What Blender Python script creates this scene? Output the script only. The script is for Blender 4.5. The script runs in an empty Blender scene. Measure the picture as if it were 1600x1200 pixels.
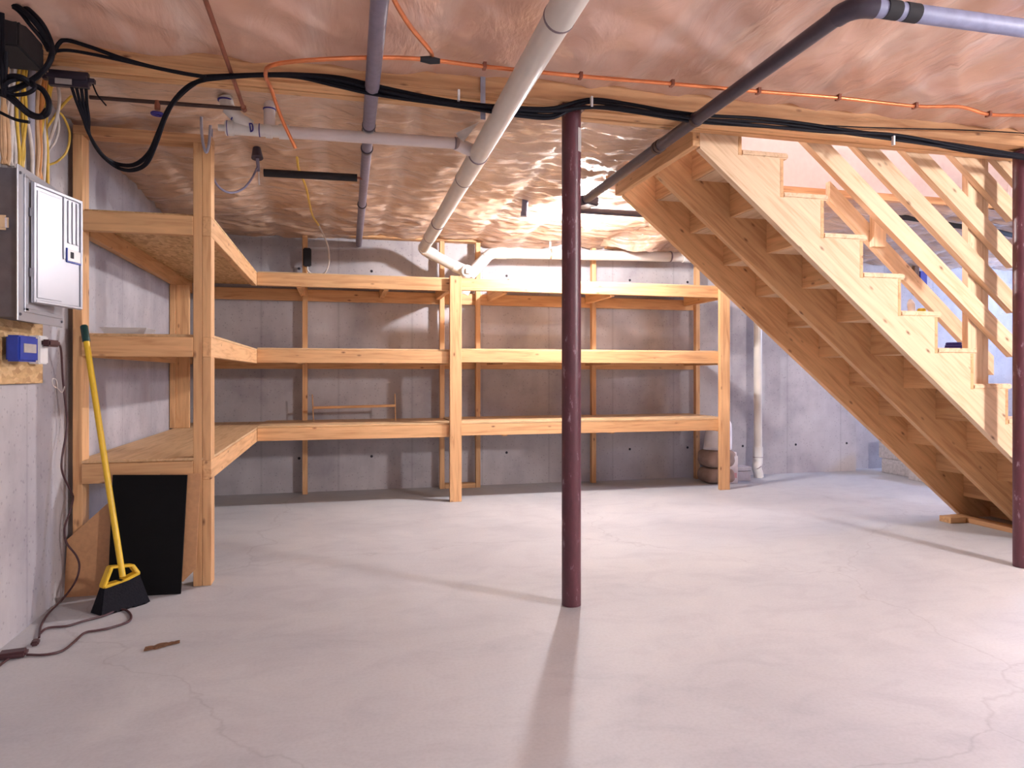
import bpy, bmesh, math, random
from mathutils import Vector, Matrix, noise
random.seed(4)
S = bpy.context.scene
C = S.collection

# ---------------------------------------------------------------- camera, world, light, exposure
F, CX, CY, EYE = 1092.0, 800.0, 585.0, 0.97
YAW = math.atan(271 / F)
cd = bpy.data.cameras.new('camera'); cam = bpy.data.objects.new('camera', cd); C.objects.link(cam)
cam.location = (0, 0, EYE); cam.rotation_euler = (math.pi / 2, 0, -YAW)
cd.sensor_width = 36; cd.lens = F / 1600 * 36; cd.shift_y = -15 / 1600; cd.clip_start = .02
S.camera = cam
w = bpy.data.worlds.new('world'); S.world = w; w.use_nodes = True
w.node_tree.nodes['Background'].inputs[0].default_value = (.45, .55, .8, 1)
w.node_tree.nodes['Background'].inputs[1].default_value = .3
S.view_settings.view_transform = 'Standard'; S.view_settings.look = 'None'
S.view_settings.gamma = 1; S.view_settings.use_curve_mapping = False
S.view_settings.exposure = 1.3
BULB_W = 62.0        # ceiling bulb beyond the steel column
ASSUMED_BULB_W = 140.0       # assumed twin bulb, unseen on the near side of the girder, behind the camera's right shoulder
FILL_W = 12.0          # added fill lamp, unseen behind the camera on the left
ASSUMED_HALL_W = 32.0        # assumed hall light, added unseen upstairs over the stairwell
ASSUMED_WINDOW_W = 75.0       # cool area lamp added as daylight from an assumed, unseen right-wall window
ld = bpy.data.lights.new('assumed_window_light', 'AREA'); ld.shape = 'RECTANGLE'; ld.size = 1.0; ld.size_y = .5
ld.energy = ASSUMED_WINDOW_W; ld.color = (.42, .58, 1.0)
lo = bpy.data.objects.new('assumed_window_light', ld); C.objects.link(lo)
lo.location = (7.66, 4.9, 1.75); lo.rotation_euler = (0, math.radians(90), 0)  # added lamp outside the wall gap, cools the far right corner

_c, _s = math.cos(YAW), math.sin(YAW)
def at(px, py, x=None, y=None, z=None):
    """point on a real plane (x=, y= or z= constant, metres) where the survey sight line px,py meets it"""
    a = (px - CX) / F; b = (CY - py) / F
    r = (a * _c + _s, -a * _s + _c, b)
    t = x / r[0] if x is not None else y / r[1] if y is not None else (z - EYE) / r[2]
    return Vector((r[0] * t, r[1] * t, EYE + r[2] * t))

# ---------------------------------------------------------------- materials
def new_mat(name):
    m = bpy.data.materials.new(name); m.use_nodes = True
    nt = m.node_tree; b = nt.nodes['Principled BSDF']
    return m, nt, b
def N(nt, t, **kw):
    n = nt.nodes.new(t)
    for k, v in kw.items():
        if k in n.inputs: n.inputs[k].default_value = v
        else: setattr(n, k, v)
    return n
def ramp(nt, fac, stops):
    r = nt.nodes.new('ShaderNodeValToRGB'); e = r.color_ramp.elements
    while len(e) < len(stops): e.new(.5)
    for i, (p, c) in enumerate(stops):
        e[i].position = p; e[i].color = (*c, 1) if len(c) == 3 else c
    nt.links.new(fac, r.inputs[0]); return r
def coords(nt, scale=(1, 1, 1), rot=(0, 0, 0)):
    tc = nt.nodes.new('ShaderNodeTexCoord'); mp = nt.nodes.new('ShaderNodeMapping')
    mp.inputs['Scale'].default_value = scale; mp.inputs['Rotation'].default_value = rot
    nt.links.new(tc.outputs['Object'], mp.inputs[0]); return mp.outputs[0]
def mix(nt, a, b, fac, mode='MIX'):
    m = nt.nodes.new('ShaderNodeMix'); m.data_type = 'RGBA'; m.blend_type = mode
    for sock, v in ((m.inputs[0], fac), (m.inputs[6], a), (m.inputs[7], b)):
        if hasattr(v, 'links') or hasattr(v, 'is_linked'): nt.links.new(v, sock)
        elif isinstance(v, (int, float)): sock.default_value = v
        else: sock.default_value = (*v, 1)
    return m.outputs[2]
def bump(nt, b, h, strength=.3, dist=.01, slot='Normal'):
    n = nt.nodes.new('ShaderNodeBump'); n.inputs['Strength'].default_value = strength
    n.inputs['Distance'].default_value = dist
    nt.links.new(h, n.inputs['Height']); nt.links.new(n.outputs[0], b.inputs[slot]); return n

def plain(name, col, rough=.5, metal=0, var=.12, scale=30, coat=0, bmp=0):
    m, nt, b = new_mat(name)
    v = coords(nt); n = N(nt, 'ShaderNodeTexNoise', Scale=scale, Detail=4); nt.links.new(v, n.inputs[0])
    lo_ = tuple(max(0, c * (1 - var)) for c in col); hi = tuple(min(1, c * (1 + var)) for c in col)
    r = ramp(nt, n.outputs[0], [(.3, lo_), (.7, hi)]); nt.links.new(r.outputs[0], b.inputs['Base Color'])
    b.inputs['Roughness'].default_value = rough; b.inputs['Metallic'].default_value = metal
    b.inputs['Coat Weight'].default_value = coat
    if max(col) < .02: b.inputs['Specular IOR Level'].default_value = .2
    if bmp: bump(nt, b, n.outputs[0], bmp, .004)
    return m

def wood(name, base, dark, knots=True, spread=.10):
    m, nt, b = new_mat(name)
    v = coords(nt, (1.2, 16, 16)); info = nt.nodes.new('ShaderNodeObjectInfo')
    off = nt.nodes.new('ShaderNodeVectorMath'); off.operation = 'ADD'
    sc = nt.nodes.new('ShaderNodeVectorMath'); sc.operation = 'SCALE'; sc.inputs[0].default_value = (13, 7, 5)
    nt.links.new(info.outputs['Random'], sc.inputs['Scale'])
    nt.links.new(v, off.inputs[0]); nt.links.new(sc.outputs[0], off.inputs[1])
    n = N(nt, 'ShaderNodeTexNoise', Scale=2.2, Detail=6, Distortion=1.1); nt.links.new(off.outputs[0], n.inputs[0])
    r = ramp(nt, n.outputs[0], [(.28, dark), (.5, base), (.72, tuple(min(1, c * 1.14) for c in base))])
    col = r.outputs[0]
    if knots:
        v2 = coords(nt, (4, 9, 9)); o2 = nt.nodes.new('ShaderNodeVectorMath'); o2.operation = 'ADD'
        nt.links.new(v2, o2.inputs[0]); nt.links.new(sc.outputs[0], o2.inputs[1])
        vo = N(nt, 'ShaderNodeTexVoronoi', Scale=1.5); nt.links.new(o2.outputs[0], vo.inputs[0])
        k = ramp(nt, vo.outputs['Distance'], [(.02, (1, 1, 1)), (.13, (0, 0, 0))])
        col = mix(nt, col, (dark[0] * .35, dark[1] * .25, dark[2] * .22), k.outputs[0])
    hs = nt.nodes.new('ShaderNodeHueSaturation')
    mr = nt.nodes.new('ShaderNodeMapRange'); mr.inputs[3].default_value = 1 - spread; mr.inputs[4].default_value = 1 + spread
    nt.links.new(info.outputs['Random'], mr.inputs[0]); nt.links.new(mr.outputs[0], hs.inputs['Value'])
    nt.links.new(col, hs.inputs['Color']); nt.links.new(hs.outputs[0], b.inputs['Base Color'])
    b.inputs['Roughness'].default_value = .62
    bump(nt, b, n.outputs[0], .12, .003)
    return m

def concrete_floor():
    m, nt, b = new_mat('floor_concrete'); v = coords(nt)
    n1 = N(nt, 'ShaderNodeTexNoise', Scale=.9, Detail=7, Roughness=.6, Distortion=.6); nt.links.new(v, n1.inputs[0])
    vs = coords(nt, (1, 1.7, 1), (0, 0, .3)); n2 = N(nt, 'ShaderNodeTexNoise', Scale=3.2, Detail=8, Roughness=.65, Distortion=1.2); nt.links.new(vs, n2.inputs[0])
    n3 = N(nt, 'ShaderNodeTexNoise', Scale=90, Detail=3); nt.links.new(v, n3.inputs[0])
    r1 = ramp(nt, n1.outputs[0], [(.3, (.42, .435, .475)), (.7, (.56, .575, .60))])
    r2 = ramp(nt, n2.outputs[0], [(.32, (.90, .895, .91)), (.52, (1, 1, 1)), (.70, (1.0, .99, .975))])
    c = mix(nt, r1.outputs[0], r2.outputs[0], 1.0, 'MULTIPLY')
    r3 = ramp(nt, n3.outputs[0], [(.3, (.93, .93, .93)), (.6, (1, 1, 1))])
    c = mix(nt, c, r3.outputs[0], 1.0, 'MULTIPLY')
    # a few hairline cracks
    vc = N(nt, 'ShaderNodeTexVoronoi', Scale=.42); vc.feature = 'DISTANCE_TO_EDGE'
    vd = N(nt, 'ShaderNodeTexNoise', Scale=3, Detail=4); nt.links.new(v, vd.inputs[0])
    va = mix(nt, (0, 0, 0), (0, 0, 0), .5); vm = nt.nodes.new('ShaderNodeVectorMath'); vm.operation = 'MULTIPLY_ADD'
    nt.links.new(vd.outputs['Color'], vm.inputs[0]); vm.inputs[1].default_value = (.5, .5, 0); nt.links.new(v, vm.inputs[2])
    nt.links.new(vm.outputs[0], vc.inputs[0])
    rc = ramp(nt, vc.outputs['Distance'], [(.0, (.87, .86, .87)), (.002, (1, 1, 1))])
    c = mix(nt, c, rc.outputs[0], 1.0, 'MULTIPLY')
    nt.links.new(c, b.inputs['Base Color'])
    b.inputs['Roughness'].default_value = .55; b.inputs['Specular IOR Level'].default_value = .35
    bump(nt, b, n2.outputs[0], .10, .01)
    return m

def concrete_wall(name, axis):
    """poured wall: vertical form-board streaks, panel seams every 0.6 m, small pock marks; axis = which object axis runs along the wall"""
    m, nt, b = new_mat(name); v = coords(nt)
    vs = coords(nt, (3, 3, .6)); n1 = N(nt, 'ShaderNodeTexNoise', Scale=1.0, Detail=6, Roughness=.6); nt.links.new(vs, n1.inputs[0])
    n2 = N(nt, 'ShaderNodeTexNoise', Scale=2.3, Detail=7, Roughness=.6); nt.links.new(v, n2.inputs[0])
    r1 = ramp(nt, n1.outputs[0], [(.3, (.44, .425, .45)), (.7, (.58, .56, .575))])
    r2 = ramp(nt, n2.outputs[0], [(.32, (.66, .64, .67)), (.5, (.88, .87, .88)), (.66, (1, 1, 1))])
    c = mix(nt, r1.outputs[0], r2.outputs[0], 1.0, 'MULTIPLY')
    vo = N(nt, 'ShaderNodeTexVoronoi', Scale=34); nt.links.new(v, vo.inputs[0])
    n3 = N(nt, 'ShaderNodeTexNoise', Scale=19, Detail=4); nt.links.new(v, n3.inputs[0])
    mm = nt.nodes.new('ShaderNodeMath'); mm.operation = 'MULTIPLY_ADD'; nt.links.new(n3.outputs[0], mm.inputs[0]); mm.inputs[1].default_value = -.30
    nt.links.new(vo.outputs['Distance'], mm.inputs[2])
    rp = ramp(nt, mm.outputs[0], [(.0, (.78, .77, .79)), (.05, (1, 1, 1))])
    c = mix(nt, c, rp.outputs[0], 1.0, 'MULTIPLY')
    sep = nt.nodes.new('ShaderNodeSeparateXYZ'); nt.links.new(v, sep.inputs[0])
    md = nt.nodes.new('ShaderNodeMath'); md.operation = 'PINGPONG'; md.inputs[1].default_value = .305
    nt.links.new(sep.outputs[axis], md.inputs[0])
    rs = ramp(nt, md.outputs[0], [(.0, (.82, .81, .82)), (.006, (.93, .93, .93)), (.014, (1, 1, 1))])
    c = mix(nt, c, rs.outputs[0], 1.0, 'MULTIPLY')
    nt.links.new(c, b.inputs['Base Color']); b.inputs['Roughness'].default_value = .8
    h = mix(nt, n2.outputs[0], rp.outputs[0], .5)
    bump(nt, b, h, .25, .01)
    return m

def film(name, lo_, hi, ws, strength):
    """clear vapour-barrier film stretched over pink batts"""
    m, nt, b = new_mat(name)
    v = coords(nt); n1 = N(nt, 'ShaderNodeTexNoise', Scale=2.2, Detail=5, Roughness=.55); nt.links.new(v, n1.inputs[0])
    r = ramp(nt, n1.outputs[0], [(.3, lo_), (.55, tuple((a + c) / 2 for a, c in zip(lo_, hi))), (.75, hi)])
    vw = coords(nt, ws, (0, 0, .5 if ws[0] > ws[1] else .12))
    n2 = N(nt, 'ShaderNodeTexNoise', Scale=1.6, Detail=5, Roughness=.55, Distortion=1.4); nt.links.new(vw, n2.inputs[0])
    pale = ramp(nt, n2.outputs[0], [(.54, (0, 0, 0)), (.72, (.5, .5, .5))])
    c = mix(nt, r.outputs[0], (.80, .68, .62), pale.outputs[0])
    sep = nt.nodes.new('ShaderNodeSeparateXYZ'); wob = N(nt, 'ShaderNodeTexNoise', Scale=1.7, Detail=3); nt.links.new(v, wob.inputs[0]); nt.links.new(v, sep.inputs[0])
    ad = nt.nodes.new('ShaderNodeMath'); ad.operation = 'MULTIPLY_ADD'; ad.inputs[1].default_value = .16; nt.links.new(wob.outputs[0], ad.inputs[0]); nt.links.new(sep.outputs[0], ad.inputs[2])
    pp = nt.nodes.new('ShaderNodeMath'); pp.operation = 'PINGPONG'; pp.inputs[1].default_value = .203; nt.links.new(ad.outputs[0], pp.inputs[0])
    band = ramp(nt, pp.outputs[0], [(.0, (.30, .30, .30)), (.028, (.22, .22, .22)), (.05, (0, 0, 0))])   # doubled film stapled along each joist
    c = mix(nt, c, (.86, .74, .66), band.outputs[0])
    nt.links.new(c, b.inputs['Base Color'])
    b.inputs['Roughness'].default_value = .55
    b.inputs['Coat Weight'].default_value = .85; b.inputs['Coat Roughness'].default_value = .11; b.inputs['Coat IOR'].default_value = 1.5
    bump(nt, b, n2.outputs[0], strength * .5, .03)
    bn = bump(nt, b, n2.outputs[0], strength, .03, 'Coat Normal')
    return m

def osb():
    m, nt, b = new_mat('strand_board'); v = coords(nt, (9, 22, 22))
    vo = N(nt, 'ShaderNodeTexVoronoi', Scale=2.5, Randomness=1); nt.links.new(v, vo.inputs[0])
    n = N(nt, 'ShaderNodeTexNoise', Scale=3, Detail=5); nt.links.new(v, n.inputs[0])
    hs = nt.nodes.new('ShaderNodeSeparateColor'); nt.links.new(vo.outputs['Color'], hs.inputs[0])
    r = ramp(nt, hs.outputs[0], [(0, (.46, .27, .12)), (.5, (.62, .40, .19)), (1, (.72, .5, .26))])
    r2 = ramp(nt, n.outputs[0], [(.3, (.8, .78, .75)), (.6, (1, 1, 1))])
    nt.links.new(mix(nt, r.outputs[0], r2.outputs[0], 1., 'MULTIPLY'), b.inputs['Base Color']); b.inputs['Roughness'].default_value = .65
    return m

def scuffed(name, col, scuff):
    m, nt, b = new_mat(name); v = coords(nt, (6, 6, 2))
    n = N(nt, 'ShaderNodeTexNoise', Scale=6, Detail=8, Roughness=.7); nt.links.new(v, n.inputs[0])
    r = ramp(nt, n.outputs[0], [(.35, tuple(c * .7 for c in col)), (.6, col), (.70, scuff)])
    nt.links.new(r.outputs[0], b.inputs['Base Color']); b.inputs['Roughness'].default_value = .42
    b.inputs['Specular IOR Level'].default_value = .6
    return m

def emit(name, col, strength):
    m, nt, b = new_mat(name); b.inputs['Base Color'].default_value = (1, 1, 1, 1)
    b.inputs['Emission Color'].default_value = (*col, 1); b.inputs['Emission Strength'].default_value = strength
    return m

M = {}
M['pine'] = wood('pine_lumber', (.66, .385, .185), (.50, .25, .105))
M['pine_pale'] = wood('pine_pale', (.74, .53, .34), (.60, .38, .21))
M['pine_red'] = wood('pine_aged', (.56, .31, .15), (.40, .19, .08))
M['ply'] = wood('plywood', (.66, .45, .25), (.52, .32, .15), knots=False)
M['osb'] = osb()
M['hardboard'] = plain('hardboard', (.50, .27, .13), .6, scale=60, var=.08)
M['floor'] = concrete_floor()
M['wall_x'] = concrete_wall('wall_concrete_back', 0)
M['wall_y'] = concrete_wall('wall_concrete_side', 1)
M['film_near'] = film('insulation_film_near', (.62, .35, .250), (.79, .54, .43), (2.6, .8, 1), .9)
M['film_far'] = film('insulation_film_far', (.54, .325, .20), (.75, .54, .40), (1.0, 7, 1), 1.0)
M['drywall'] = plain('drywall', (.78, .70, .69), .9, var=.03)
M['pvc'] = plain('white_pvc', (.70, .66, .60), .35, var=.05, scale=8)
M['pvc_bright'] = plain('bright_pvc', (.66, .64, .61), .35, var=.04, scale=8)
M['pvc_haze'] = plain('hazy_pvc', (.66, .58, .56), .45, var=.05, scale=8)
M['joint'] = plain('pipe_joint_cement', (.22, .17, .19), .6)
M['abs'] = plain('black_abs', (.045, .035, .055), .4)
M['sleeve'] = plain('grey_sleeve', (.20, .18, .25), .5)
M['steelblue'] = plain('blue_grey_sleeve', (.24, .25, .38), .55)
M['foam'] = plain('black_foam', (.02, .018, .022), .85)
M['rubber'] = plain('black_rubber', (.005, .005, .010), .6)
M['copper'] = plain('copper', (.78, .27, .11), .32, .75, var=.2, scale=12)
M['copper_dull'] = plain('dull_copper', (.30, .11, .07), .5, .4, var=.25, scale=12)
M['dark_iron'] = plain('dark_pipe', (.07, .04, .035), .5, .3)
M['red_steel'] = scuffed('oxide_red_paint', (.105, .026, .040), (.36, .27, .32))
M['yellow_wire'] = plain('yellow_cable', (.72, .47, .07), .45)
M['tan_wire'] = plain('tan_cable', (.60, .37, .20), .5)
M['white_wire'] = plain('white_cable', (.68, .62, .58), .5)
M['orange_wire'] = plain('orange_cable', (.62, .26, .07), .5)
M['grey_plastic'] = plain('grey_conduit', (.36, .35, .42), .4)
M['panel_metal'] = plain('panel_grey', (.44, .45, .50), .34, .45, var=.04, scale=5)
M['panel_door'] = plain('panel_door', (.40, .41, .46), .40, .45, var=.03, scale=5)
M['panel_dark'] = plain('panel_box', (.12, .115, .14), .5, .2)
M['chrome'] = plain('bright_metal', (.75, .75, .78), .2, .95, var=.03)
M['blue'] = plain('blue_plastic', (.012, .045, .36), .4)
M['blue_ink'] = plain('blue_marker', (.03, .02, .22), .6)
M['white'] = plain('white_plastic', (.80, .79, .80), .4, var=.03)
M['label'] = plain('grey_label', (.42, .38, .36), .6)
M['dark'] = plain('dark_gap', (.02, .018, .03), .7)
M['brown_cord'] = plain('brown_cord', (.075, .03, .035), .45)
M['green'] = plain('green_grip', (.005, .05, .045), .4)
M['yellow'] = plain('yellow_handle', (.80, .52, .03), .38, var=.06)
M['black_panel'] = plain('black_board', (.003, .003, .004), .85)
M['bristle'] = plain('black_bristle', (.006, .006, .011), .8, bmp=.5, scale=120)
M['rust'] = plain('rusty_metal', (.14, .065, .03), .8, var=.4, scale=60)
M['paperbag'] = plain('brown_bag', (.34, .24, .20), .75, var=.2, scale=14)
M['whitebag'] = plain('white_bag', (.80, .77, .80), .45, var=.12, scale=10)
M['carton'] = plain('white_carton', (.74, .68, .70), .7, var=.05)
M['pink'] = plain('pink_print', (.66, .36, .38), .7)
M['greybox'] = plain('grey_tile_box', (.52, .52, .56), .6, var=.08)
M['block'] = plain('cinder_block', (.46, .43, .43), .9, var=.2, scale=40, bmp=.4)
M['porcelain'] = plain('porcelain', (.85, .84, .82), .25, var=.02)
def bulb_mat(name, watts, r, col): return emit(name, col, watts / (4 * math.pi ** 2 * r * r))

# ---------------------------------------------------------------- builders
WM = {}
def link(o, parent=None, world=None):
    C.objects.link(o); world = world or Matrix.Identity(4); WM[o.name] = world
    if parent is not None:
        o.parent = parent; o.matrix_parent_inverse = WM[parent.name].inverted()
    o.matrix_basis = world
    return o
def thing(name, label, cat, loc=(0, 0, 0), group=None):
    o = bpy.data.objects.new(name, None); o.empty_display_size = .1
    link(o, None, Matrix.Translation(Vector(loc)))
    return tag(o, label, cat, group)
def tag(o, label, cat, group=None):
    o['label'] = label; o['category'] = cat
    if group: o['group'] = group
    return o
def struct(o): o['kind'] = 'structure'; return o
def finish(name, bm, mat, parent=None, world=None, smooth=False, bev=0):
    if bev: bmesh.ops.bevel(bm, geom=bm.edges[:], offset=bev, segments=1 if bev < .004 else 2, affect='EDGES', clamp_overlap=True)
    bmesh.ops.recalc_face_normals(bm, faces=bm.faces[:])
    me = bpy.data.meshes.new(name); bm.to_mesh(me); bm.free()
    for m in (mat if isinstance(mat, (list, tuple)) else [mat]): me.materials.append(m)
    if smooth:
        for p in me.polygons: p.use_smooth = True
        if smooth != 'all':
            me.set_sharp_from_angle(angle=math.radians(40))
    return link(bpy.data.objects.new(name, me), parent, world)
def cube(bm, c, d, mtx=None):
    mt = Matrix.Translation(Vector(c)) @ Matrix.Diagonal((*d, 1))
    if mtx is not None: mt = mtx @ mt
    return bmesh.ops.create_cube(bm, size=1, matrix=mt)
AX = {0: Matrix.Identity(3), 1: Matrix(((0, -1, 0), (1, 0, 0), (0, 0, 1))), 2: Matrix(((0, 0, -1), (0, 1, 0), (1, 0, 0)))}
def lum(name, x0, x1, y0, y1, z0, z1, mat, parent=None, bev=.002):
    """a board; its grain follows its longest side"""
    d = [x1 - x0, y1 - y0, z1 - z0]; ax = d.index(max(d)); R = AX[ax]
    ld_ = [abs(v) for v in (R.transposed() @ Vector(d))]
    bm = bmesh.new(); cube(bm, (0, 0, 0), ld_)
    return finish(name, bm, mat, parent, Matrix.Translation(((x0 + x1) / 2, (y0 + y1) / 2, (z0 + z1) / 2)) @ R.to_4x4(), bev=bev)
def box(name, x0, x1, y0, y1, z0, z1, mat, parent=None, bev=0):
    return lum(name, x0, x1, y0, y1, z0, z1, mat, parent, bev)
def prism(name, poly, y0, y1, mat, parent=None, angle=0.0, bev=0):
    """polygon in the XZ plane extruded along Y; grain turned by angle"""
    cx = sum(p[0] for p in poly) / len(poly); cz = sum(p[1] for p in poly) / len(poly); cy = (y0 + y1) / 2
    Wm = Matrix.Translation((cx, cy, cz)) @ Matrix.Rotation(angle, 4, 'Y'); inv = Wm.inverted()
    bm = bmesh.new()
    a = [bm.verts.new(inv @ Vector((p[0], y0, p[1]))) for p in poly]; b_ = [bm.verts.new(inv @ Vector((p[0], y1, p[1]))) for p in poly]
    bm.faces.new(a); bm.faces.new(b_[::-1]); n = len(poly)
    for i in range(n): bm.faces.new((a[i], b_[i], b_[(i + 1) % n], a[(i + 1) % n]))
    return finish(name, bm, mat, parent, Wm, bev=bev)
def spline(pts, n=8):
    pts = [Vector(p) for p in pts]
    if len(pts) < 3: return pts
    out = []; P = [pts[0] * 2 - pts[1]] + pts + [pts[-1] * 2 - pts[-2]]
    for i in range(1, len(P) - 2):
        for k in range(n):
            t = k / n; a, b_, c_, d = P[i - 1], P[i], P[i + 1], P[i + 2]
            out.append(.5 * ((2 * b_) + (-a + c_) * t + (2 * a - 5 * b_ + 4 * c_ - d) * t * t + (-a + 3 * b_ - 3 * c_ + d) * t ** 3))
    out.append(pts[-1]); return out
def tube_bm(bm, pts, r, seg=12, cap=True):
    pts = [Vector(p) for p in pts]; rr = r if isinstance(r, (list, tuple)) else [r] * len(pts)
    rings = []; prev = None
    for i, p in enumerate(pts):
        t = (pts[min(i + 1, len(pts) - 1)] - pts[max(i - 1, 0)]).normalized()
        if prev is None:
            u = t.cross(Vector((0, 0, 1)))
            if u.length < .05: u = t.cross(Vector((1, 0, 0)))
        else: u = prev - t * prev.dot(t)
        u.normalize(); prev = u; v = t.cross(u)
        rings.append([bm.verts.new(p + (u * math.cos(2 * math.pi * k / seg) + v * math.sin(2 * math.pi * k / seg)) * rr[i]) for k in range(seg)])
    for a, b_ in zip(rings, rings[1:]):
        for k in range(seg): bm.faces.new((a[k], a[(k + 1) % seg], b_[(k + 1) % seg], b_[k]))
    if cap: bm.faces.new(rings[0][::-1]); bm.faces.new(rings[-1])
def tube(name, pts, r, mat, parent=None, seg=12, smooth_path=False, n=8):
    bm = bmesh.new(); p = spline(pts, n) if smooth_path else pts
    tube_bm(bm, p, r, seg)
    o = Vector(p[0]); bmesh.ops.translate(bm, verts=bm.verts[:], vec=-o)
    return finish(name, bm, mat, parent, Matrix.Translation(o), smooth=True)
def elbow(p, d0, d1, R, n=6):
    """arc points turning from direction d0 to d1 around corner p"""
    p = Vector(p); d0 = Vector(d0).normalized(); d1 = Vector(d1).normalized()
    a = p - d0 * R; b_ = p + d1 * R
    return [((1 - t) ** 2) * a + 2 * t * (1 - t) * p + t * t * b_ for t in [i / n for i in range(n + 1)]]
def ball(name, c, r, mat, parent=None, scale=(1, 1, 1), seg=16):
    bm = bmesh.new(); bmesh.ops.create_uvsphere(bm, u_segments=seg, v_segments=seg // 2, radius=r)
    bmesh.ops.scale(bm, vec=scale, verts=bm.verts[:])
    return finish(name, bm, mat, parent, Matrix.Translation(Vector(c)), smooth='all')

# ---------------------------------------------------------------- room shell
LX, RX, BY, FY = -1.16, 7.6, 6.0, -3.0
def shell(name, x0, x1, y0, y1, z0, z1, mat):
    bm = bmesh.new(); cube(bm, ((x0 + x1) / 2, (y0 + y1) / 2, (z0 + z1) / 2), (x1 - x0, y1 - y0, z1 - z0))
    return struct(finish(name, bm, mat))
shell('floor', LX - .2, RX + .2, FY - .2, BY + .3, -.12, 0, M['floor'])
shell('wall_left', LX - .2, LX, FY - .2, BY + .3, 0, 2.45, M['wall_y'])
wb = shell('wall_back', LX, 5.06, BY, BY + .3, 0, 2.45, M['wall_x'])
shell('wall_back.001', 5.06, RX, BY + .1, BY + .3, 0, 2.45, M['wall_x'])
shell('wall_front', LX, RX, FY - .2, FY, 0, 2.45, M['wall_x'])
shell('wall_right', RX, RX + .15, FY, 4.4, 0, 2.45, M['wall_y'])  # right wall split round an opening for the assumed window
shell('wall_right.001', RX, RX + .15, 5.4, BY + .1, 0, 2.45, M['wall_y'])
shell('wall_right.002', RX, RX + .15, 4.4, 5.4, 0, 1.5, M['wall_y'])
shell('wall_right.003', RX, RX + .15, 4.4, 5.4, 2.0, 2.45, M['wall_y'])
# tie holes left by the wall forms
k = 0
hole = None
for z in (.28, 1.84):
    for i in range(11):
        x = -.9 + i * .585
        if x > 5.0: continue
        bm = bmesh.new(); bmesh.ops.create_cone(bm, cap_ends=True, segments=8, radius1=.013, radius2=.009, depth=.008)
        finish('tie_hole', bm, M['dark'], wb, Matrix.Translation((x, BY - .002, z)) @ Matrix.Rotation(math.pi / 2, 4, 'X'))

# insulated ceilings: film over batts, sagging between the joists
def film_sheet(name, x0, x1, y0, y1, step, zf, mat, hole=None):
    nx = int((x1 - x0) / step); ny = int((y1 - y0) / step)
    vs = []; idx = {}; fs = []
    for j in range(ny + 1):
        for i in range(nx + 1):
            x = x0 + (x1 - x0) * i / nx; y = y0 + (y1 - y0) * j / ny
            idx[i, j] = len(vs); vs.append((x, y, zf(x, y)))
    for j in range(ny):
        for i in range(nx):
            xm = x0 + (x1 - x0) * (i + .5) / nx; ym = y0 + (y1 - y0) * (j + .5) / ny
            if hole and hole[0] < xm < hole[1] and hole[2] < ym < hole[3]: continue
            fs.append((idx[i, j], idx[i, j + 1], idx[i + 1, j + 1], idx[i + 1, j]))
    me = bpy.data.meshes.new(name); me.from_pydata(vs, [], fs); me.materials.append(mat)
    for p in me.polygons: p.use_smooth = True
    return struct(link(bpy.data.objects.new(name, me)))
def ridge(v): return 1 - abs(noise.noise(v)) * 2
def z_near(x, y):
    base = 2.185 - .06 * min(1, max(0, (1.2 - x) / 2.2))
    j = (x + .07) / .406; s = math.sin(math.pi * (j - math.floor(j)))
    z = base - .014 * s + .012 * noise.noise((x * 1.3, y * .9, 3)) + .006 * noise.noise((x * 4 + y * 2, y * 1.2, 7))
    q = x * .75 + y * .66
    z -= .012 * max(0, ridge((q * 1.1, (x - y) * 4.5, 2)) - .5) * 2 + .006 * max(0, ridge((q * 2.3, (x - y) * 11, 6)) - .5) * 2
    return z
def z_far(x, y):
    j = (x + .07) / .406; s = math.sin(math.pi * (j - math.floor(j)))
    z = 2.165 - .022 * s ** .7 + .03 * noise.noise((x * 1.1, y * 1.3, 11)) + .014 * noise.noise((x * 2.2, y * 7, 5))
    z -= .016 * max(0, ridge((x * 2.2 + .7 * y, y * 7 - x * .8, 9)) - .5) * 2
    z -= .007 * noise.noise((x * 9, y * 14, 1)) + .010 * max(0, ridge((x * 5 + y * 4, y * 9 - x * 5, 4)) - .6) * 2 + .008 * max(0, ridge((x * 3 - y * 3, y * 15, 8)) - .55) * 2
    if y > 5.5: z -= (y - 5.5) * .06
    if x < -.4: z -= .05 * min(1, (-.4 - x) / .7)
    return z
film_sheet('ceiling', LX, RX, FY, 2.76, .04, z_near, M['film_near'])
film_sheet('ceiling.001', LX, RX, 2.86, BY + .1, .022, z_far, M['film_far'], hole=(1.60, 4.5, 2.84, 3.91))
shell('ceiling.002', LX, 1.5, FY, BY + .3, 2.45, 2.5, M['pine_red'])
shell('ceiling.003', 4.6, RX, FY, BY + .3, 2.45, 2.5, M['pine_red'])
shell('ceiling.004', 1.5, 4.6, FY, 2.84, 2.45, 2.5, M['pine_red'])
shell('ceiling.005', 1.5, 4.6, 4.0, BY + .3, 2.45, 2.5, M['pine_red'])
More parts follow.
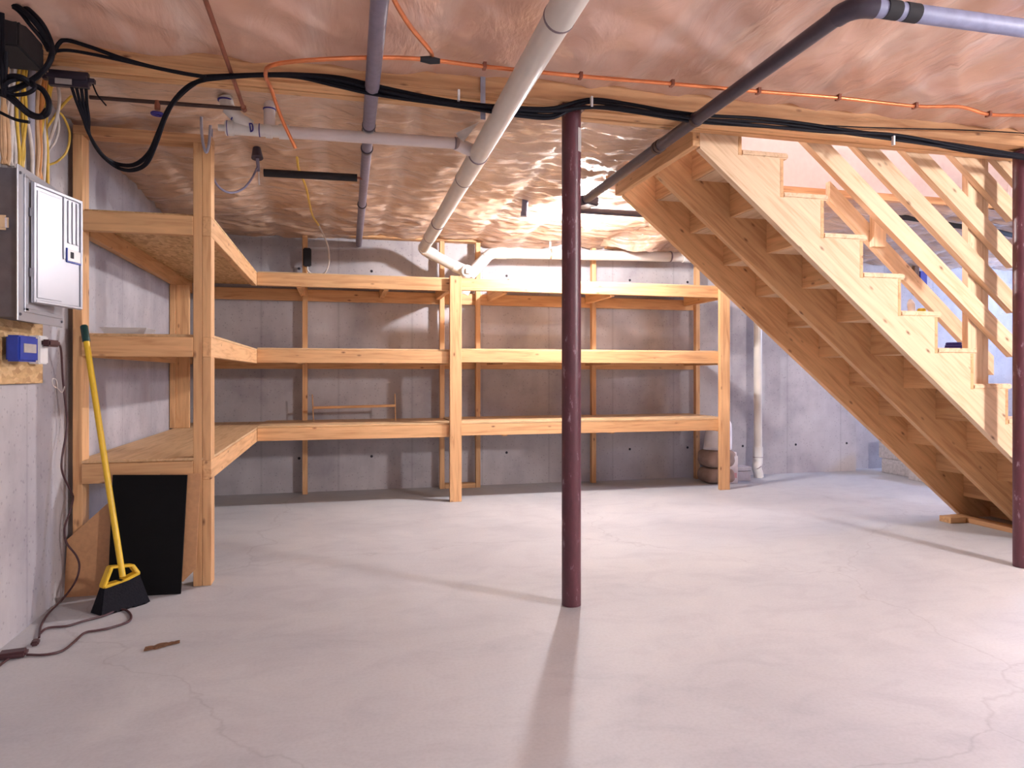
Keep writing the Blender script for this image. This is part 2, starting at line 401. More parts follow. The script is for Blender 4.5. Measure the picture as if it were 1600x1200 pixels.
# stairwell walls above the basement ceiling
shell('wall_stairwell', 1.5, 4.6, 3.905, 4.0, 2.172, 4.3, M['drywall'])
shell('wall_stairwell.001', 1.5, 4.6, 2.80, 2.86, 2.40, 4.3, M['drywall'])
shell('wall_stairwell.002', 1.50, 1.56, 2.86, 3.905, 2.25, 4.3, M['drywall'])
shell('wall_stairwell.003', 4.54, 4.6, 2.86, 3.905, 2.12, 4.3, M['drywall'])
shell('ceiling.006', 1.5, 4.6, 2.8, 4.0, 4.3, 4.35, M['drywall'])
tr = lum('trim_1', 1.56, 4.54, 3.905, 3.945, 2.125, 2.172, M['pine_red']); struct(tr)
tr = lum('trim_2', .08, 1.75, 5.90, 5.99, 2.105, 2.145, M['pine']); struct(tr)
tr = lum('trim_3', 2.35, 5.0, 5.90, 5.99, 2.115, 2.150, M['pine_red']); struct(tr)

# ---------------------------------------------------------------- girder and steel columns
g = thing('wooden_girder', 'long built-up wooden girder crossing under the ceiling, resting on the red columns', 'beam', (.95, 2.84, 2.09))
ys = [2.735, 2.778, 2.821, 2.864, 2.907]
for i, y in enumerate(ys):
    dz = (.0, .006, -.003, .004, .0)[i]
    lum('girder_plank', LX + .002, RX - .01, y + .001, y + .042, 2.095 + dz, 2.36, M['pine_red'] if i < 2 else M['pine'], g)

def column(x, y, zt, label, sticker):
    t = thing('steel_column', label, 'column', (x, y, 0))
    r = .0405
    tube('shaft', [(x, y, 0.002), (x, y, zt - .006)], r, M['red_steel'], t, seg=32)
    box('cap_plate', x - .055, x + .055, y - .05, y + .06, zt - .006, zt, M['red_steel'], t)
    if sticker:
        bm = bmesh.new(); a0, a1 = -1.15, -.45
        rows = []
        for z in (1.90, 2.0):
            rows.append([bm.verts.new((math.cos(a0 + (a1 - a0) * q / 5) * (r + .0012), math.sin(a0 + (a1 - a0) * q / 5) * (r + .0012), z)) for q in range(6)])
        for q in range(5): bm.faces.new((rows[0][q], rows[0][q + 1], rows[1][q + 1], rows[1][q]))
        s = finish('sticker', bm, M['label'], t, Matrix.Translation((x, y, 0))); s['label'] = 'torn pale grey paper sticker'
    return t
column(.951, 2.795, 2.09, 'scuffed oxide-red steel column with pale sticker in the middle of the floor', True)
column(3.345, 2.80, 2.09, 'scuffed oxide-red steel column beside the lower staircase at the right edge', False)

# ---------------------------------------------------------------- staircase
RISE, RUN, X0, T0 = .1863, .2259, 1.857, 2.038
SA = math.atan(.8208)
YN, YF = 2.955, 3.885
st = thing('staircase', 'open-sided wooden staircase of three notched stringers climbing left to the girder', 'staircase', (4.1, 3.42, 0))
def Lz(x): return 2.02 - .8208 * (x - 1.646)
TH = .028
poly = [(1.638, Lz(1.638)), (4.107, 0.0), (X0 + RUN * 11 - .02, 0.0)]
for q in range(10, -1, -1):
    xr = X0 + RUN * (q + 1) - .02; zt = T0 - RISE * q - TH
    poly.append((xr, zt)); poly.append((X0 + RUN * q - .02, zt))
poly += [(X0 - .02, 2.19), (1.638, 2.19)]
for y0, y1, m in ((YN, YN + .038, 'pine_pale'), (3.40, 3.438, 'pine'), (YF - .038, YF, 'pine')):
    prism('stringer', poly, y0, y1, M[m], st, SA)
for q in range(11):
    z = T0 - RISE * q
    lum('tread', X0 + RUN * q, X0 + RUN * (q + 1) + .028, YN, YF, z - TH, z, M['pine_pale'], st, bev=.006)
    lum('riser', X0 + RUN * q - .02, X0 + RUN * q, YN, YF, z - TH + (0 if q else 0), z + RISE - TH, M['pine'], st)
lum('riser', X0 + RUN * 11 - .02, X0 + RUN * 11, YN, YF, 0.0, T0 - RISE * 10 - TH, M['pine'], st)
lum('header', 1.600, 1.638, YN, YF + .01, 2.035, 2.125, M['pine'], st)
lum('sole_plate', 3.99, 4.085, 3.0, 3.85, 0, .03, M['pine_red'], st)
lum('shim_block', 3.86, 3.985, 3.72, 3.81, 0, .038, M['pine'], st)

gr = thing('stair_guard', 'guard of parallel diagonal boards nailed to an upright post above the steps', 'railing', (3.3, 2.99, .9))
hv = .089 / math.cos(SA)
RY0 = 2.956
for x in (2.206, 2.490, 2.783, 3.084, 3.351):
    xa = x - .09; xb = 3.47
    if x > 3.3: xb = 3.6
    zl = lambda xx: 2.10 - .8208 * (xx - x)
    prism('guard_rail', [(xa, zl(xa)), (xb, zl(xb)), (xb, zl(xb) + hv), (xa, zl(xa) + hv)], RY0, RY0 + .038, M['pine_pale'], gr, SA)
lum('post', 3.222, 3.318, 2.998, 3.036, .75, 2.16, M['pine_pale'], gr)
lum('post', 3.319, 3.357, 2.998, 3.087, .75, 2.16, M['pine_pale'], gr)
hr = thing('handrail', 'wooden handrail board with a short block on it, behind and below the guard boards', 'handrail', (3.2, 3.09, 1.0))
hy = 3.50
a = at(1297, 314, y=hy); b_ = at(1553, 586, y=hy)
prism('rail', [(a.x, a.z), (b_.x, b_.z), (b_.x, b_.z + hv), (a.x, a.z + hv)], hy, hy + .038, M['pine_pale'], hr, math.atan((a.z - b_.z) / (b_.x - a.x)))
b1 = at(1366, 385, y=3.46); b2 = at(1385, 340, y=3.46)
lum('hanger_block', b1.x, b2.x, 3.46, 3.499, b1.z, b2.z + .04, M['pine_pale'], hr)

# ---------------------------------------------------------------- built-in shelving
sh = thing('storage_shelves', 'L-shaped built-in wooden shelving of bare lumber, three tiers along two walls', 'shelving', (.86, 5.3, 0))
P_ = M['pine']
LV = [(1.605, 1.693), (1.050, 1.140), (.487, .575)]
# left bay
lum('post', -1.136, -1.098, 3.45, 3.539, 0, 2.03, P_, sh)
lum('post', -.645, -.607, 3.45, 3.539, 0, 2.03, P_, sh)
zs = [0, .487, .575, 1.05, 1.14, 1.605, 1.693, 2.03]
for a0, a1 in ((0, 1), (2, 3), (4, 5), (6, 7)):
    lum('post', -.606, -.568, 3.45, 3.539, zs[a0], zs[a1], P_, sh)
lum('top_plate', -1.136, -.568, 3.45, 3.539, 2.031, 2.070, M['pine_red'], sh)
for z0, z1 in LV:
    lum('cross_rail', -1.098, -.645, 3.440, 3.478, z0, z1, P_, sh)
    lum('side_rail', -.606, -.568, 3.452, 5.30, z0, z1, P_, sh)
    lum('ledger', -1.150, -1.112, 3.60, 5.93, z0 - .0, z1, P_, sh)
    lum('deck', -1.130, -.57, 3.48 if z0 > .6 else 3.45, 5.97, z1 + .001, z1 + .014, M['osb'] if z0 > 1.5 else M['ply'], sh)
lum('post', -1.156, -1.119, 5.36, 5.449, .59, 1.605, P_, sh)
lum('post', -1.118, -1.030, 5.37, 5.408, .59, 1.605, P_, sh)
# back bays
for z0, z1 in LV:
    lift = .008
    lum('front_rail', -.567, .86, 5.301, 5.339, z0 + lift * .5, z1 + lift, P_, sh)
    lum('front_rail', .861, 3.165, 5.301, 5.339, z0 + .012, z1 + .014, P_, sh)
    lum('ledger', -1.10, 3.262, 5.935, 5.973, z0 - .035, z1 - .03, P_, sh)
    lum('deck', -.568, 1.02 if z0 > 1.5 else .86, 5.342 if z0 > 1.5 else 5.32, 5.975, z1 + lift + .001, z1 + lift + .014, M['ply'], sh)
    lum('deck', 1.30 if z0 > 1.5 else .861, 3.19, 5.30 if z0 < 1 else 5.342, 5.975, z1 + .0145, z1 + .03, M['ply'], sh)
    for x in (-.30, .33, .80, 1.25, 2.15, 3.12):
        lum('joist', x, x + .038, 5.34, 5.934, z0 + .0, z1 - .002, P_, sh)
for x in (.821, 3.105):
    lum('post', x, x + .09, 5.262, 5.300, 0, 1.72, P_, sh)
for x in (-.284, .832, 1.142, 2.196, 3.22):
    lum('post', x, x + .040, 5.883, 5.934, 0, 2.10, P_, sh)
lum('sole_plate', .874, 1.140, 5.883, 5.972, 0, .038, P_, sh)

# things on and under the shelves
t = thing('wooden_rack', 'slim wooden dowel between two thin uprights, standing on the lowest back shelf', 'rack', (.13, 5.70, .597))
p0 = at(490, 664, y=5.70); p1 = at(618, 661, y=5.70)
zb = .598
tube('upright', [(p0.x, 5.70, zb), (p0.x - .01, 5.70, zb + .215)], .0045, M['pine'], t, seg=8)
tube('upright', [(p1.x, 5.70, zb), (p1.x - .005, 5.70, zb + .215)], .0045, M['pine'], t, seg=8)
tube('dowel', [(p0.x, 5.698, zb + .11), (p1.x, 5.698, zb + .12)], .011, M['pine'], t, seg=10)
t = thing('paper_tray', 'small white open tray lying on the left middle shelf', 'tray', (-.95, 3.72, 1.155))
bm = bmesh.new()
tx0, tx1, ty0, ty1, tz = -1.08, -.88, 3.62, 3.80, 1.155
v0 = [bm.verts.new(p) for p in ((tx0 + .02, ty0 + .02, tz), (tx1 - .02, ty0 + .02, tz), (tx1 - .02, ty1 - .02, tz), (tx0 + .02, ty1 - .02, tz))]
v1 = [bm.verts.new(p) for p in ((tx0, ty0, tz + .035), (tx1, ty0, tz + .035), (tx1, ty1, tz + .035), (tx0, ty1, tz + .035))]
bm.faces.new(v0)
for i in range(4): bm.faces.new((v0[i], v0[(i + 1) % 4], v1[(i + 1) % 4], v1[i]))
bmesh.ops.solidify(bm, geom=bm.faces[:], thickness=.003)
finish('shell', bm, M['white'], t)

def sack(name, label, x, y, z, a, b_, hgt, mat, seed, cat='bag'):
    bm = bmesh.new(); bmesh.ops.create_cube(bm, size=2)
    bmesh.ops.subdivide_edges(bm, edges=bm.edges[:], cuts=7, use_grid_fill=True)
    for v in bm.verts:
        n = Vector((v.co.x / a if 0 else v.co.x, v.co.y, v.co.z)); q = (abs(n.x) ** 5 + abs(n.y) ** 5 + abs(n.z) ** 3) ** (1 / 4.2)
        n = n / max(q, .01) if q > 1 else n
        f = 1 + .06 * noise.noise((n.x * 1.7 + seed, n.y * 1.7, n.z * 1.7)) + .03 * noise.noise((n.x * 5 + seed, n.y * 5, n.z * 5))
        v.co = Vector((n.x * a * f, n.y * b_ * f, (n.z + 1) * hgt / 2))
    return tag(finish(name, bm, mat, None, Matrix.Translation((x, y, z)), smooth='all'), label, cat)
sack('cement_bag', 'brown paper bag on the floor under the shelf end, bottom of the stack', 3.30, 5.66, 0, .14, .13, .14, M['paperbag'], 2)
sack('cement_bag', 'brown paper bag lying on another brown bag, below the crumpled white bag', 3.30, 5.66, .138, .14, .13, .16, M['paperbag'], 5)
t = thing('white_sack', 'crumpled white plastic sack with dark open mouth, topmost under the shelf end', 'bag', (3.31, 5.66, .30))
bm = bmesh.new(); rows = []
for i in range(11):
    f = i / 10; zz = .285 * f
    rad = .125 * (1 - .28 * f ** 1.5) if f < .85 else .125 * (.79 - .2 * (f - .85) / .15)
    rows.append([bm.verts.new(((math.cos(u) * rad * 1.05 * (1 + .09 * noise.noise((math.cos(u) * 2.2, math.sin(u) * 2.2, f * 3)))) + .03 * f,
                 math.sin(u) * rad * .9 * (1 + .10 * noise.noise((math.cos(u) * 3, math.sin(u) * 3 + 4, f * 4))), zz + (.02 * math.sin(3 * u) if i > 8 else 0))) for u in [2 * math.pi * k / 24 for k in range(24)]])
for r0, r1 in zip(rows, rows[1:]):
    for k in range(24): bm.faces.new((r0[k], r0[(k + 1) % 24], r1[(k + 1) % 24], r1[k]))
bm.faces.new(rows[0][::-1])
finish('bag', bm, M['whitebag'], t, Matrix.Translation((3.31, 5.66, .298)), smooth='all')
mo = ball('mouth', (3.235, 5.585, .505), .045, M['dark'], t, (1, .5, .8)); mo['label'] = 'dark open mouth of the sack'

t = thing('white_carton', 'tall white carton with pinkish print right beside the end post', 'box', (3.41, 5.60, 0))
c0 = at(1139, 755, z=0); c1 = at(1152, 755, z=0)
box('body', c0.x - .05, c1.x, 5.55, 5.68, 0, .245, M['carton'], t, .004)
box('print', c0.x - .03, c1.x - .015, 5.547, 5.55, .05, .095, M['pink'], t)
tag(box('small_carton', c1.x - .02, c1.x + .075, 5.69, 5.80, .13, .262, M['carton'], None, .004), 'squat white carton on the grey box, behind the tall carton', 'box')
t = thing('grey_box', 'low grey box with a dark lid line on the floor beside the white drain', 'box', (3.56, 5.75, 0))
box('body', c1.x - .03, c1.x + .20, 5.66, 5.82, 0, .088, M['greybox'], t, .003)
box('lid', c1.x - .035, c1.x + .205, 5.655, 5.825, .092, .128, M['greybox'], t, .003)
box('lid_gap', c1.x - .028, c1.x + .198, 5.663, 5.818, .087, .093, M['dark'], t)

# boards stored under the left bay
def sheet(name, label, pts, thick, mat, cat='board'):
    """flat board through four or more floor/edge points, given a real thickness"""
    pts = [Vector(p) for p in pts]; n = (pts[1] - pts[0]).cross(pts[-1] - pts[0]).normalized()
    if n.y < 0: n = -n
    o = pts[0].copy(); bm = bmesh.new()
    a = [bm.verts.new(p - o) for p in pts]; b2 = [bm.verts.new(p - o + n * thick) for p in pts]
    bm.faces.new(a); bm.faces.new(b2[::-1])
    for i in range(len(pts)): bm.faces.new((a[i], b2[i], b2[(i + 1) % len(pts)], a[(i + 1) % len(pts)]))
    return tag(finish(name, bm, mat, None, Matrix.Translation(o)), label, cat)
def lean(px, py, yb, slope):
    """point on a plane leaning back from floor line y=yb: y = yb + slope*z"""
    y = yb
    for _ in range(8):
        p = at(px, py, y=y); y = yb + slope * max(0, p.z)
    return at(px, py, y=y)
p = [lean(168, 925, 3.36, .12), lean(282, 930, 3.345, .12), lean(292, 742, 3.345, .12), lean(176, 742, 3.36, .12)]
p[0].z = p[1].z = .002
sheet('black_board', 'matte black flat panel leaning under the left shelf behind the broom', p, .012, M['black_panel'])
p = [lean(100, 932, 3.41, .10), lean(182, 932, 3.41, .10), lean(182, 774, 3.41, .10), lean(105, 843, 3.41, .10)]
p[0].z = p[1].z = .002
sheet('hardboard_offcut', 'brown hardboard offcut with a sloping top edge, left of the black panel', p, .006, M['hardboard'])
p = [lean(250, 905, 3.395, .07), lean(286, 909, 3.395, .07), lean(306, 889, 3.395, .07), lean(313, 740, 3.395, .07), lean(250, 740, 3.395, .07)]
sheet('hardboard_strip', 'brown hardboard strip with white edge between black panel and double post', p, .006, M['hardboard'])
e0, e1 = lean(306, 889, 3.393, .07), lean(313, 740, 3.393, .07)
# ---------------------------------------------------------------- broom
br = thing('broom', 'angle broom with yellow handle, green grip and black bristles leaning on the left shelf', 'broom', (-.9, 3.24, 0))
top = at(131, 508, y=3.40); gp = at(137, 534, y=3.395); bot = at(190, 890, y=3.235)
hd = (bot - top).normalized()
gp = top + hd * ((gp - top).length)
tube('handle', [gp, bot + hd * .03], .0125, M['yellow'], br, seg=14)
tube('grip', [top, top + hd * .006, gp], [.011, .0155, .0155], M['green'], br, seg=14)
# bristles: block from the cap line down to the floor line
L0 = at(150, 960, z=.004); R0 = at(226, 938, z=.004)
L1 = at(160, 917, y=3.19); R1 = at(214, 895, y=3.275)
ax_ = (R0 - L0); ax_.z = 0; ax_.normalize(); nrm = Vector((-ax_.y, ax_.x, 0))
bm = bmesh.new(); rows = []
for f in [i / 6 for i in range(7)]:
    l = L1.lerp(L0, f); r = R1.lerp(R0, f); h = .016 + .024 * f; ring = []
    m_ = 22
    for q in range(m_ + 1): ring.append(bm.verts.new(l.lerp(r, q / m_) - nrm * h + Vector((0, 0, .004 * math.sin(q * 2.4) * (f > .9)))))
    for q in range(m_, -1, -1): ring.append(bm.verts.new(l.lerp(r, q / m_) + nrm * h))
    rows.append(ring)
for a, b2 in zip(rows, rows[1:]):
    for q in range(len(a)): bm.faces.new((a[q], a[(q + 1) % len(a)], b2[(q + 1) % len(a)], b2[q]))
bm.faces.new(rows[0]); bm.faces.new(rows[-1][::-1])
finish('bristles', bm, M['bristle'], br, smooth=True)
# yellow cap: lower rim, two shoulders, small bridge round the handle socket
s1 = at(172, 886, y=3.225); s2 = at(205, 883, y=3.265)
bm = bmesh.new()
def bar(pa, pb, wd, ht):
    d = (pb - pa); L = d.length; zx = d.normalized(); up = nrm.cross(zx).normalized()
    mt = Matrix((zx, nrm, up)).transposed().to_4x4(); mt.translation = (pa + pb) / 2
    bmesh.ops.create_cube(bm, size=1, matrix=mt @ Matrix.Diagonal((L + .006, wd, ht, 1)))
mid = L1.lerp(R1, .5) + Vector((0, 0, -.008))
bar(L1, mid, .040, .014); bar(mid, R1, .040, .014)
bar(L1, s1, .036, .014); bar(s1, s2, .034, .010); bar(s2, R1, .036, .014)
bmesh.ops.bevel(bm, geom=bm.edges[:], offset=.003, segments=2, affect='EDGES')
finish('head_cap', bm, M['yellow'], br, smooth=True)

# ---------------------------------------------------------------- left wall: plywood backboard, panel, outlet
bb = tag(lum('plywood_backboard', LX + .002, -1.142, 1.9, 3.15, .935, 1.66, M['osb']), 'yellowish plywood backboard on the left wall under the breaker panel', 'board')
pn = thing('breaker_panel', 'grey metal breaker panel with slightly open door on the left wall', 'electrical panel', (-1.142, 2.88, 1.16))
box('enclosure', -1.141, -1.056, 2.70, 3.07, 1.165, 1.668, M['panel_dark'], pn)
box('cover', -1.056, -1.050, 2.690, 3.085, 1.153, 1.682, M['panel_metal'], pn, .002)
# raised ledges on the cover around the door opening
bm = bmesh.new()
for y0, y1, z0, z1 in ((2.735, 2.765, 1.19, 1.655), (2.735, 3.075, 1.185, 1.20), (2.735, 3.075, 1.648, 1.66)):
    cube(bm, (-1.048, (y0 + y1) / 2, (z0 + z1) / 2), (.006, y1 - y0, z1 - z0))
finish('cover_ledge', bm, M['panel_metal'], pn, bev=.0015)
bm = bmesh.new()
for y, z in ((2.705, 1.655), (2.705, 1.175), (3.07, 1.175)):
    bmesh.ops.create_cone(bm, cap_ends=True, segments=10, radius1=.006, radius2=.004, depth=.006, matrix=Matrix.Translation((-1.048, y, z)) @ Matrix.Rotation(math.pi / 2, 4, 'Y'))
finish('cover_screw', bm, M['panel_dark'], pn)
DA = math.radians(13.5)
D = Matrix.Translation((-1.043, 2.770, 1.22)) @ Matrix.Rotation(-DA, 4, 'Z')   # local y along the door, x outwards
def dpart(name, boxes, mat, parent, bev=.002):
    bm = bmesh.new()
    for y0, y1, z0, z1, x0, x1 in boxes: cube(bm, ((x0 + x1) / 2, (y0 + y1) / 2, (z0 + z1) / 2), (x1 - x0, y1 - y0, z1 - z0))
    return finish(name, bm, mat, parent, D, bev=bev)
dr = dpart('door', [(0, .285, 0, .425, 0, .006)], M['panel_door'], pn)
H_, Wd = .425, .285
dpart('door_rim', [(.002, .014, .002, H_ - .002, .0055, .012), (.014, Wd - .012, H_ - .014, H_ - .002, .0055, .012), (Wd - .014, Wd - .002, .002, H_ - .002, .0055, .012),
                   (.014, Wd - .012, .002, .012, .0055, .012), (.168, .178, .18, H_ - .012, .0055, .011)], M['panel_door'], dr)
dpart('door_field', [(.024, .160, .02, H_ - .026, .0055, .009)], M['panel_door'], dr)
for y in (.196, .222, .248):
    dpart('door_rib', [(y, y + .004, .245, H_ - .02, .0055, .0105), (y + .004, y + .014, .245, .249, .0055, .0105)], M['panel_metal'], dr, .001)
dpart('latch_plate', [(.190, .272, .178, .222, .0055, .010)], M['white'], dr)
dpart('latch_frame', [(.186, .192, .174, .226, .0055, .011), (.186, .274, .172, .178, .0055, .011)], M['blue'], dr, .001)
dpart('latch_window', [(.208, .228, .190, .214, .0095, .0115)], M['dark'], dr, .001)
dpart('hinge', [(-.010, .0, .30, .33, -.002, .006), (-.010, .0, .09, .12, -.002, .006)], M['panel_dark'], pn, .001)
bm = bmesh.new(); cube(bm, (-1.098, 2.69, 1.480), (.044, .022, .05))
finish('side_latch', bm, M['chrome'], pn, bev=.008, smooth=True)

ot = thing('wall_outlet', 'white outlet box at the lower corner of the plywood backboard', 'outlet', (-1.142, 3.07, 1.06))
box('cover', -1.141, -1.100, 3.005, 3.085, 1.010, 1.118, M['white'], ot, .004)
gd = thing('blue_tester', 'blue plastic box with a small grey label, plugged into the white outlet', 'electrical device', (-1.10, 2.93, 1.06))
w0 = at(30, 565, x=-1.085); w1 = at(59, 527, x=-1.085)
box('case', -1.128, -1.083, w0.y + .0, w1.y + .0, 1.016, 1.108, M['blue'], gd, .006)
box('label', -1.0835, -1.081, w0.y + .030, w1.y - .022, 1.048, 1.080, M['label'], gd)
# plugged extension cord
cg = thing('extension_cord', 'brown extension cord dropping from the outlet and looping across the floor', 'cord', (-1.08, 3.1, 0))
pl = at(71, 537, x=-1.085); pl2 = at(88, 536, x=-1.085)
bm = bmesh.new(); cube(bm, (0, 0, 0), ((.03), (pl2 - pl).length, .026))
finish('plug', bm, M['brown_cord'], cg, Matrix.Translation((pl + pl2) / 2), bev=.006, smooth=True)
path = [pl2, at(95, 545, x=-1.10)] + [at(a, b2, x=-1.125) for a, b2 in ((98, 590), (102, 630), (105, 665), (97, 715), (98, 740))]
path += [at(112, 770, y=3.40), at(114, 780, y=3.39), at(109, 800, y=3.37), at(101, 825, y=3.36), at(104, 848, y=3.36), at(119, 868, y=3.355), at(124, 886, y=3.35), at(117, 910, y=3.34), at(98, 936, z=.012), at(76, 958, z=.006), at(64, 978, z=.006), at(61, 996, z=.008)]
tube('cord', path, .0042, M['brown_cord'], cg, 8, True, 6)
e = at(58, 1002, z=.008)
bm = bmesh.new(); cube(bm, (0, 0, 0), (.024, .04, .016)); finish('plug', bm, M['brown_cord'], cg, Matrix.Translation((e.x, e.y - .015, .010)) @ Matrix.Rotation(.2, 4, 'Z'), bev=.004, smooth=True)
c2 = thing('power_cord', 'brown cord lying in a loop on the floor in front of the broom', 'cord', (-.95, 2.95, 0))
path = [at(a, b2, z=.006) for a, b2 in ((62, 990), (75, 981), (105, 978), (132, 970), (162, 962), (185, 953), (198, 954), (205, 963), (199, 972), (172, 981), (152, 985), (132, 989), (116, 1003), (97, 1017), (70, 1023), (42, 1023))]
tube('cord', path, .0045, M['brown_cord'], c2, 8, True, 6)
e = at(20, 1022, z=.012)
bm = bmesh.new(); cube(bm, (0, 0, 0), (.085, .05, .022))
finish('socket_end', bm, M['brown_cord'], c2, Matrix.Translation((e.x, e.y, .013)) @ Matrix.Rotation(.15, 4, 'Z'), bev=.007, smooth=True)
tube('cord', [at(18, 1026, z=.006), at(8, 1033, z=.006), at(-6, 1044, z=.006)], .0045, M['brown_cord'], c2, 8)
tag(tube('twist_tie', [at(101, 604, x=-1.12), at(97, 613, x=-1.115), at(90, 607, x=-1.12), at(83, 602, x=-1.115), at(82, 592, x=-1.11), at(88, 594, x=-1.112), at(90, 606, x=-1.117)], .0022, M['white_wire'], None, 6, True, 5),
    'white twist tie knotted round the brown cord below the outlet', 'cable tie')
d0 = at(226, 1017, z=0); d1 = at(281, 1005, z=0)
bm = bmesh.new(); n_ = 12; up_, dn_ = [], []
for i in range(n_ + 1):
    f = i / n_; p = d0.lerp(d1, f); hw = (.009 if f < .5 else .009 * (1.3 - f)) + (.006 if .3 < f < .6 else 0); j = random.uniform(-.002, .002)
    up_.append(bm.verts.new((p.x, p.y + hw + j, .002))); dn_.append(bm.verts.new((p.x, p.y - hw + j, .002)))
for i in range(n_): bm.faces.new((dn_[i], dn_[i + 1], up_[i + 1], up_[i]))
r_ = bmesh.ops.extrude_face_region(bm, geom=bm.faces[:])
for v in r_['geom']:
    if isinstance(v, bmesh.types.BMVert): v.co.z += .006 + random.uniform(0, .004)
tag(finish('rusty_shard', bm, M['rust']), 'rusty brown shard lying on the bare floor near the cord', 'debris')

# ---------------------------------------------------------------- drain pipes
dp = thing('drain_pipe', 'thick white drain pipe running under the ceiling to the back wall and right', 'pipe', (.65, 3.9, 2.0))
def dpt(px, py): return at(px, py, z=2.0)
RB = .0435
yE = 5.72
def xz(y): return Vector((.618 + (y - 1.88) * .0135, y, 2.002 - (y - 1.9) * .002))
tube('pipe', [xz(.6), xz(3.02)], RB, M['pvc'], dp, 28)
tube('pipe', [xz(3.02), xz(yE - .08)], RB, M['pvc'], dp, 28)
for ya, yb in ((1.2, 1.92), (3.22, 3.62), (4.72, 5.20)):
    tube('coupling', [xz(ya), xz(yb)], RB + .003, M['pvc'], dp, 28)
for y in (1.925, 3.215, 3.625, 4.715, 5.205):
    tube('joint_ring', [xz(y - .004), xz(y + .004)], RB + .0045, M['joint'], dp, 28)
pe = xz(yE); P2 = at(716, 419, y=5.70); dirx = (P2 - pe).normalized()
el = elbow(pe, (0.0135, 1, -.004), dirx, .06)
tube('elbow', el, RB + .004, M['pvc'], dp, 24)
tube('pipe', [el[-1], P2 - dirx * .03], RB, M['pvc_bright'], dp, 24)
tube('coupling', [el[-1], el[-1] + dirx * .05], RB + .006, M['pvc_bright'], dp, 24)
wy = at(738, 428, y=5.70)
tube('wye', [P2 - dirx * .04, wy + dirx * .02], RB + .004, M['pvc_bright'], dp, 24)
up1 = at(758, 404, y=5.72); up2 = at(783, 394, y=5.74); hz0 = at(800, 396, y=5.74)
tube('wye', [wy + Vector((-.03, 0, -.02)), up1], RB + .005, M['pvc_bright'], dp, 24)
tube('elbow', spline([up1, at(770, 396, y=5.73), hz0], 6), RB + .002, M['pvc_bright'], dp, 24)
hz1 = Vector((4.3, 5.74, hz0.z + .06))
tube('pipe', [hz0, hz1], RB, M['pvc_bright'], dp, 28)
for px in (776, 1066):
    q = at(px, 396, y=5.74); f = (q.x - hz0.x) / (hz1.x - hz0.x); c_ = hz0.lerp(hz1, f)
    tube('coupling', [c_, c_ + Vector((.085, 0, .002))], RB + .006, M['pvc_bright'], dp, 28)
q = at(1046, 396, y=5.74); c_ = hz0.lerp(hz1, (q.x - hz0.x) / (hz1.x - hz0.x))
tube('joint_ring', [c_, c_ + Vector((.012, 0, 0))], RB + .005, M['joint'], dp, 28)
q = at(858, 393, y=5.74); c_ = hz0.lerp(hz1, (q.x - hz0.x) / (hz1.x - hz0.x))
tube('hanger_strap', [c_, c_ + Vector((.018, 0, 0))], RB + .003, M['chrome'], dp, 28)
box('hanger_tab', c_.x, c_.x + .018, 5.735, 5.745, c_.z + RB, 2.17, M['chrome'], dp)
co = at(730, 424, y=5.64)
tube('cleanout', [co + Vector((0, .06, 0)), co], .054, M['pvc_bright'], dp, 28)
cl = tube('cleanout_plug', [co, co + Vector((0, -.012, 0))], .047, M['pvc_bright'], dp, 28)
box('square_head', co.x - .016, co.x + .022, co.y - .032, co.y - .012, co.z - .022, co.z + .022, M['pvc_bright'], cl, .002)
tube('pipe', [wy + Vector((0, .03, -.03)), wy + Vector((-.06, .05, -.16))], RB * .9, M['pvc_bright'], dp, 20)
# metal strap hanger holding the pipe to the girder
hp = at(755, 132, y=2.725)
box('hanger_strap', hp.x - .010, hp.x + .010, 2.729, 2.733, 1.985, 2.16, M['grey_plastic'], dp)

vp = thing('floor_drain_riser', 'white drain pipe standing on the floor against the back wall behind the stairs', 'pipe', (3.85, 5.85, 0))
tube('pipe', [(3.852, 5.86, .16), (3.852, 5.86, 1.9)], .038, M['pvc'], vp, 24)
tube('coupling', [(3.852, 5.86, .19), (3.852, 5.86, .285)], .046, M['pvc_bright'], vp, 24)
tube('trap_elbow', spline([(3.852, 5.86, .20), (3.845, 5.85, .14), (3.822, 5.835, .10), (3.835, 5.83, .04), (3.845, 5.83, .0)], 5), .044, M['pvc_bright'], vp, 24)
tube('joint_ring', [(3.822, 5.835, .095), (3.826, 5.834, .088)], .0465, M['joint'], vp, 24)
tube('joint_ring', [(3.852, 5.86, .186), (3.852, 5.86, .191)], .0475, M['joint'], vp, 24)

bd = thing('branch_drain', 'smaller white branch drain with blue pen marks running to the big pipe', 'pipe', (.1, 3.17, 2.02))
Z = 2.02; Y_ = 3.17
xa = at(352, 200, y=Y_); xb = at(712, 224, y=Y_); zc = lambda x: xa.z + (xb.z - xa.z) * (x - xa.x) / (xb.x - xa.x)
def bp(x): return Vector((x, Y_, zc(x)))
x1_ = at(446, 208, y=Y_).x
tube('pipe', [bp(xa.x), bp(x1_)], .0262, M['pvc_bright'], bd, 22)
tube('pipe', [bp(x1_), bp(xb.x)], .026, M['pvc_haze'], bd, 22)
for pa, pb in ((353, 365), (415, 425), (436, 452)):
    tube('coupling', [bp(at(pa, 200, y=Y_).x), bp(at(pb, 200, y=Y_).x)], .0315, M['pvc_bright'], bd, 22)
tube('cleanout_plug', [bp(at(341, 200, y=Y_).x), bp(at(354, 200, y=Y_).x)], .014, M['pvc_bright'], bd, 12)
tube('joint_ring', [bp(at(355, 200, y=Y_).x), bp(at(356.3, 200, y=Y_).x)], .032, M['blue_ink'], bd, 22)
tube('joint_ring', [bp(at(405, 200, y=Y_).x), bp(at(406.5, 200, y=Y_).x)], .0285, M['blue_ink'], bd, 22)
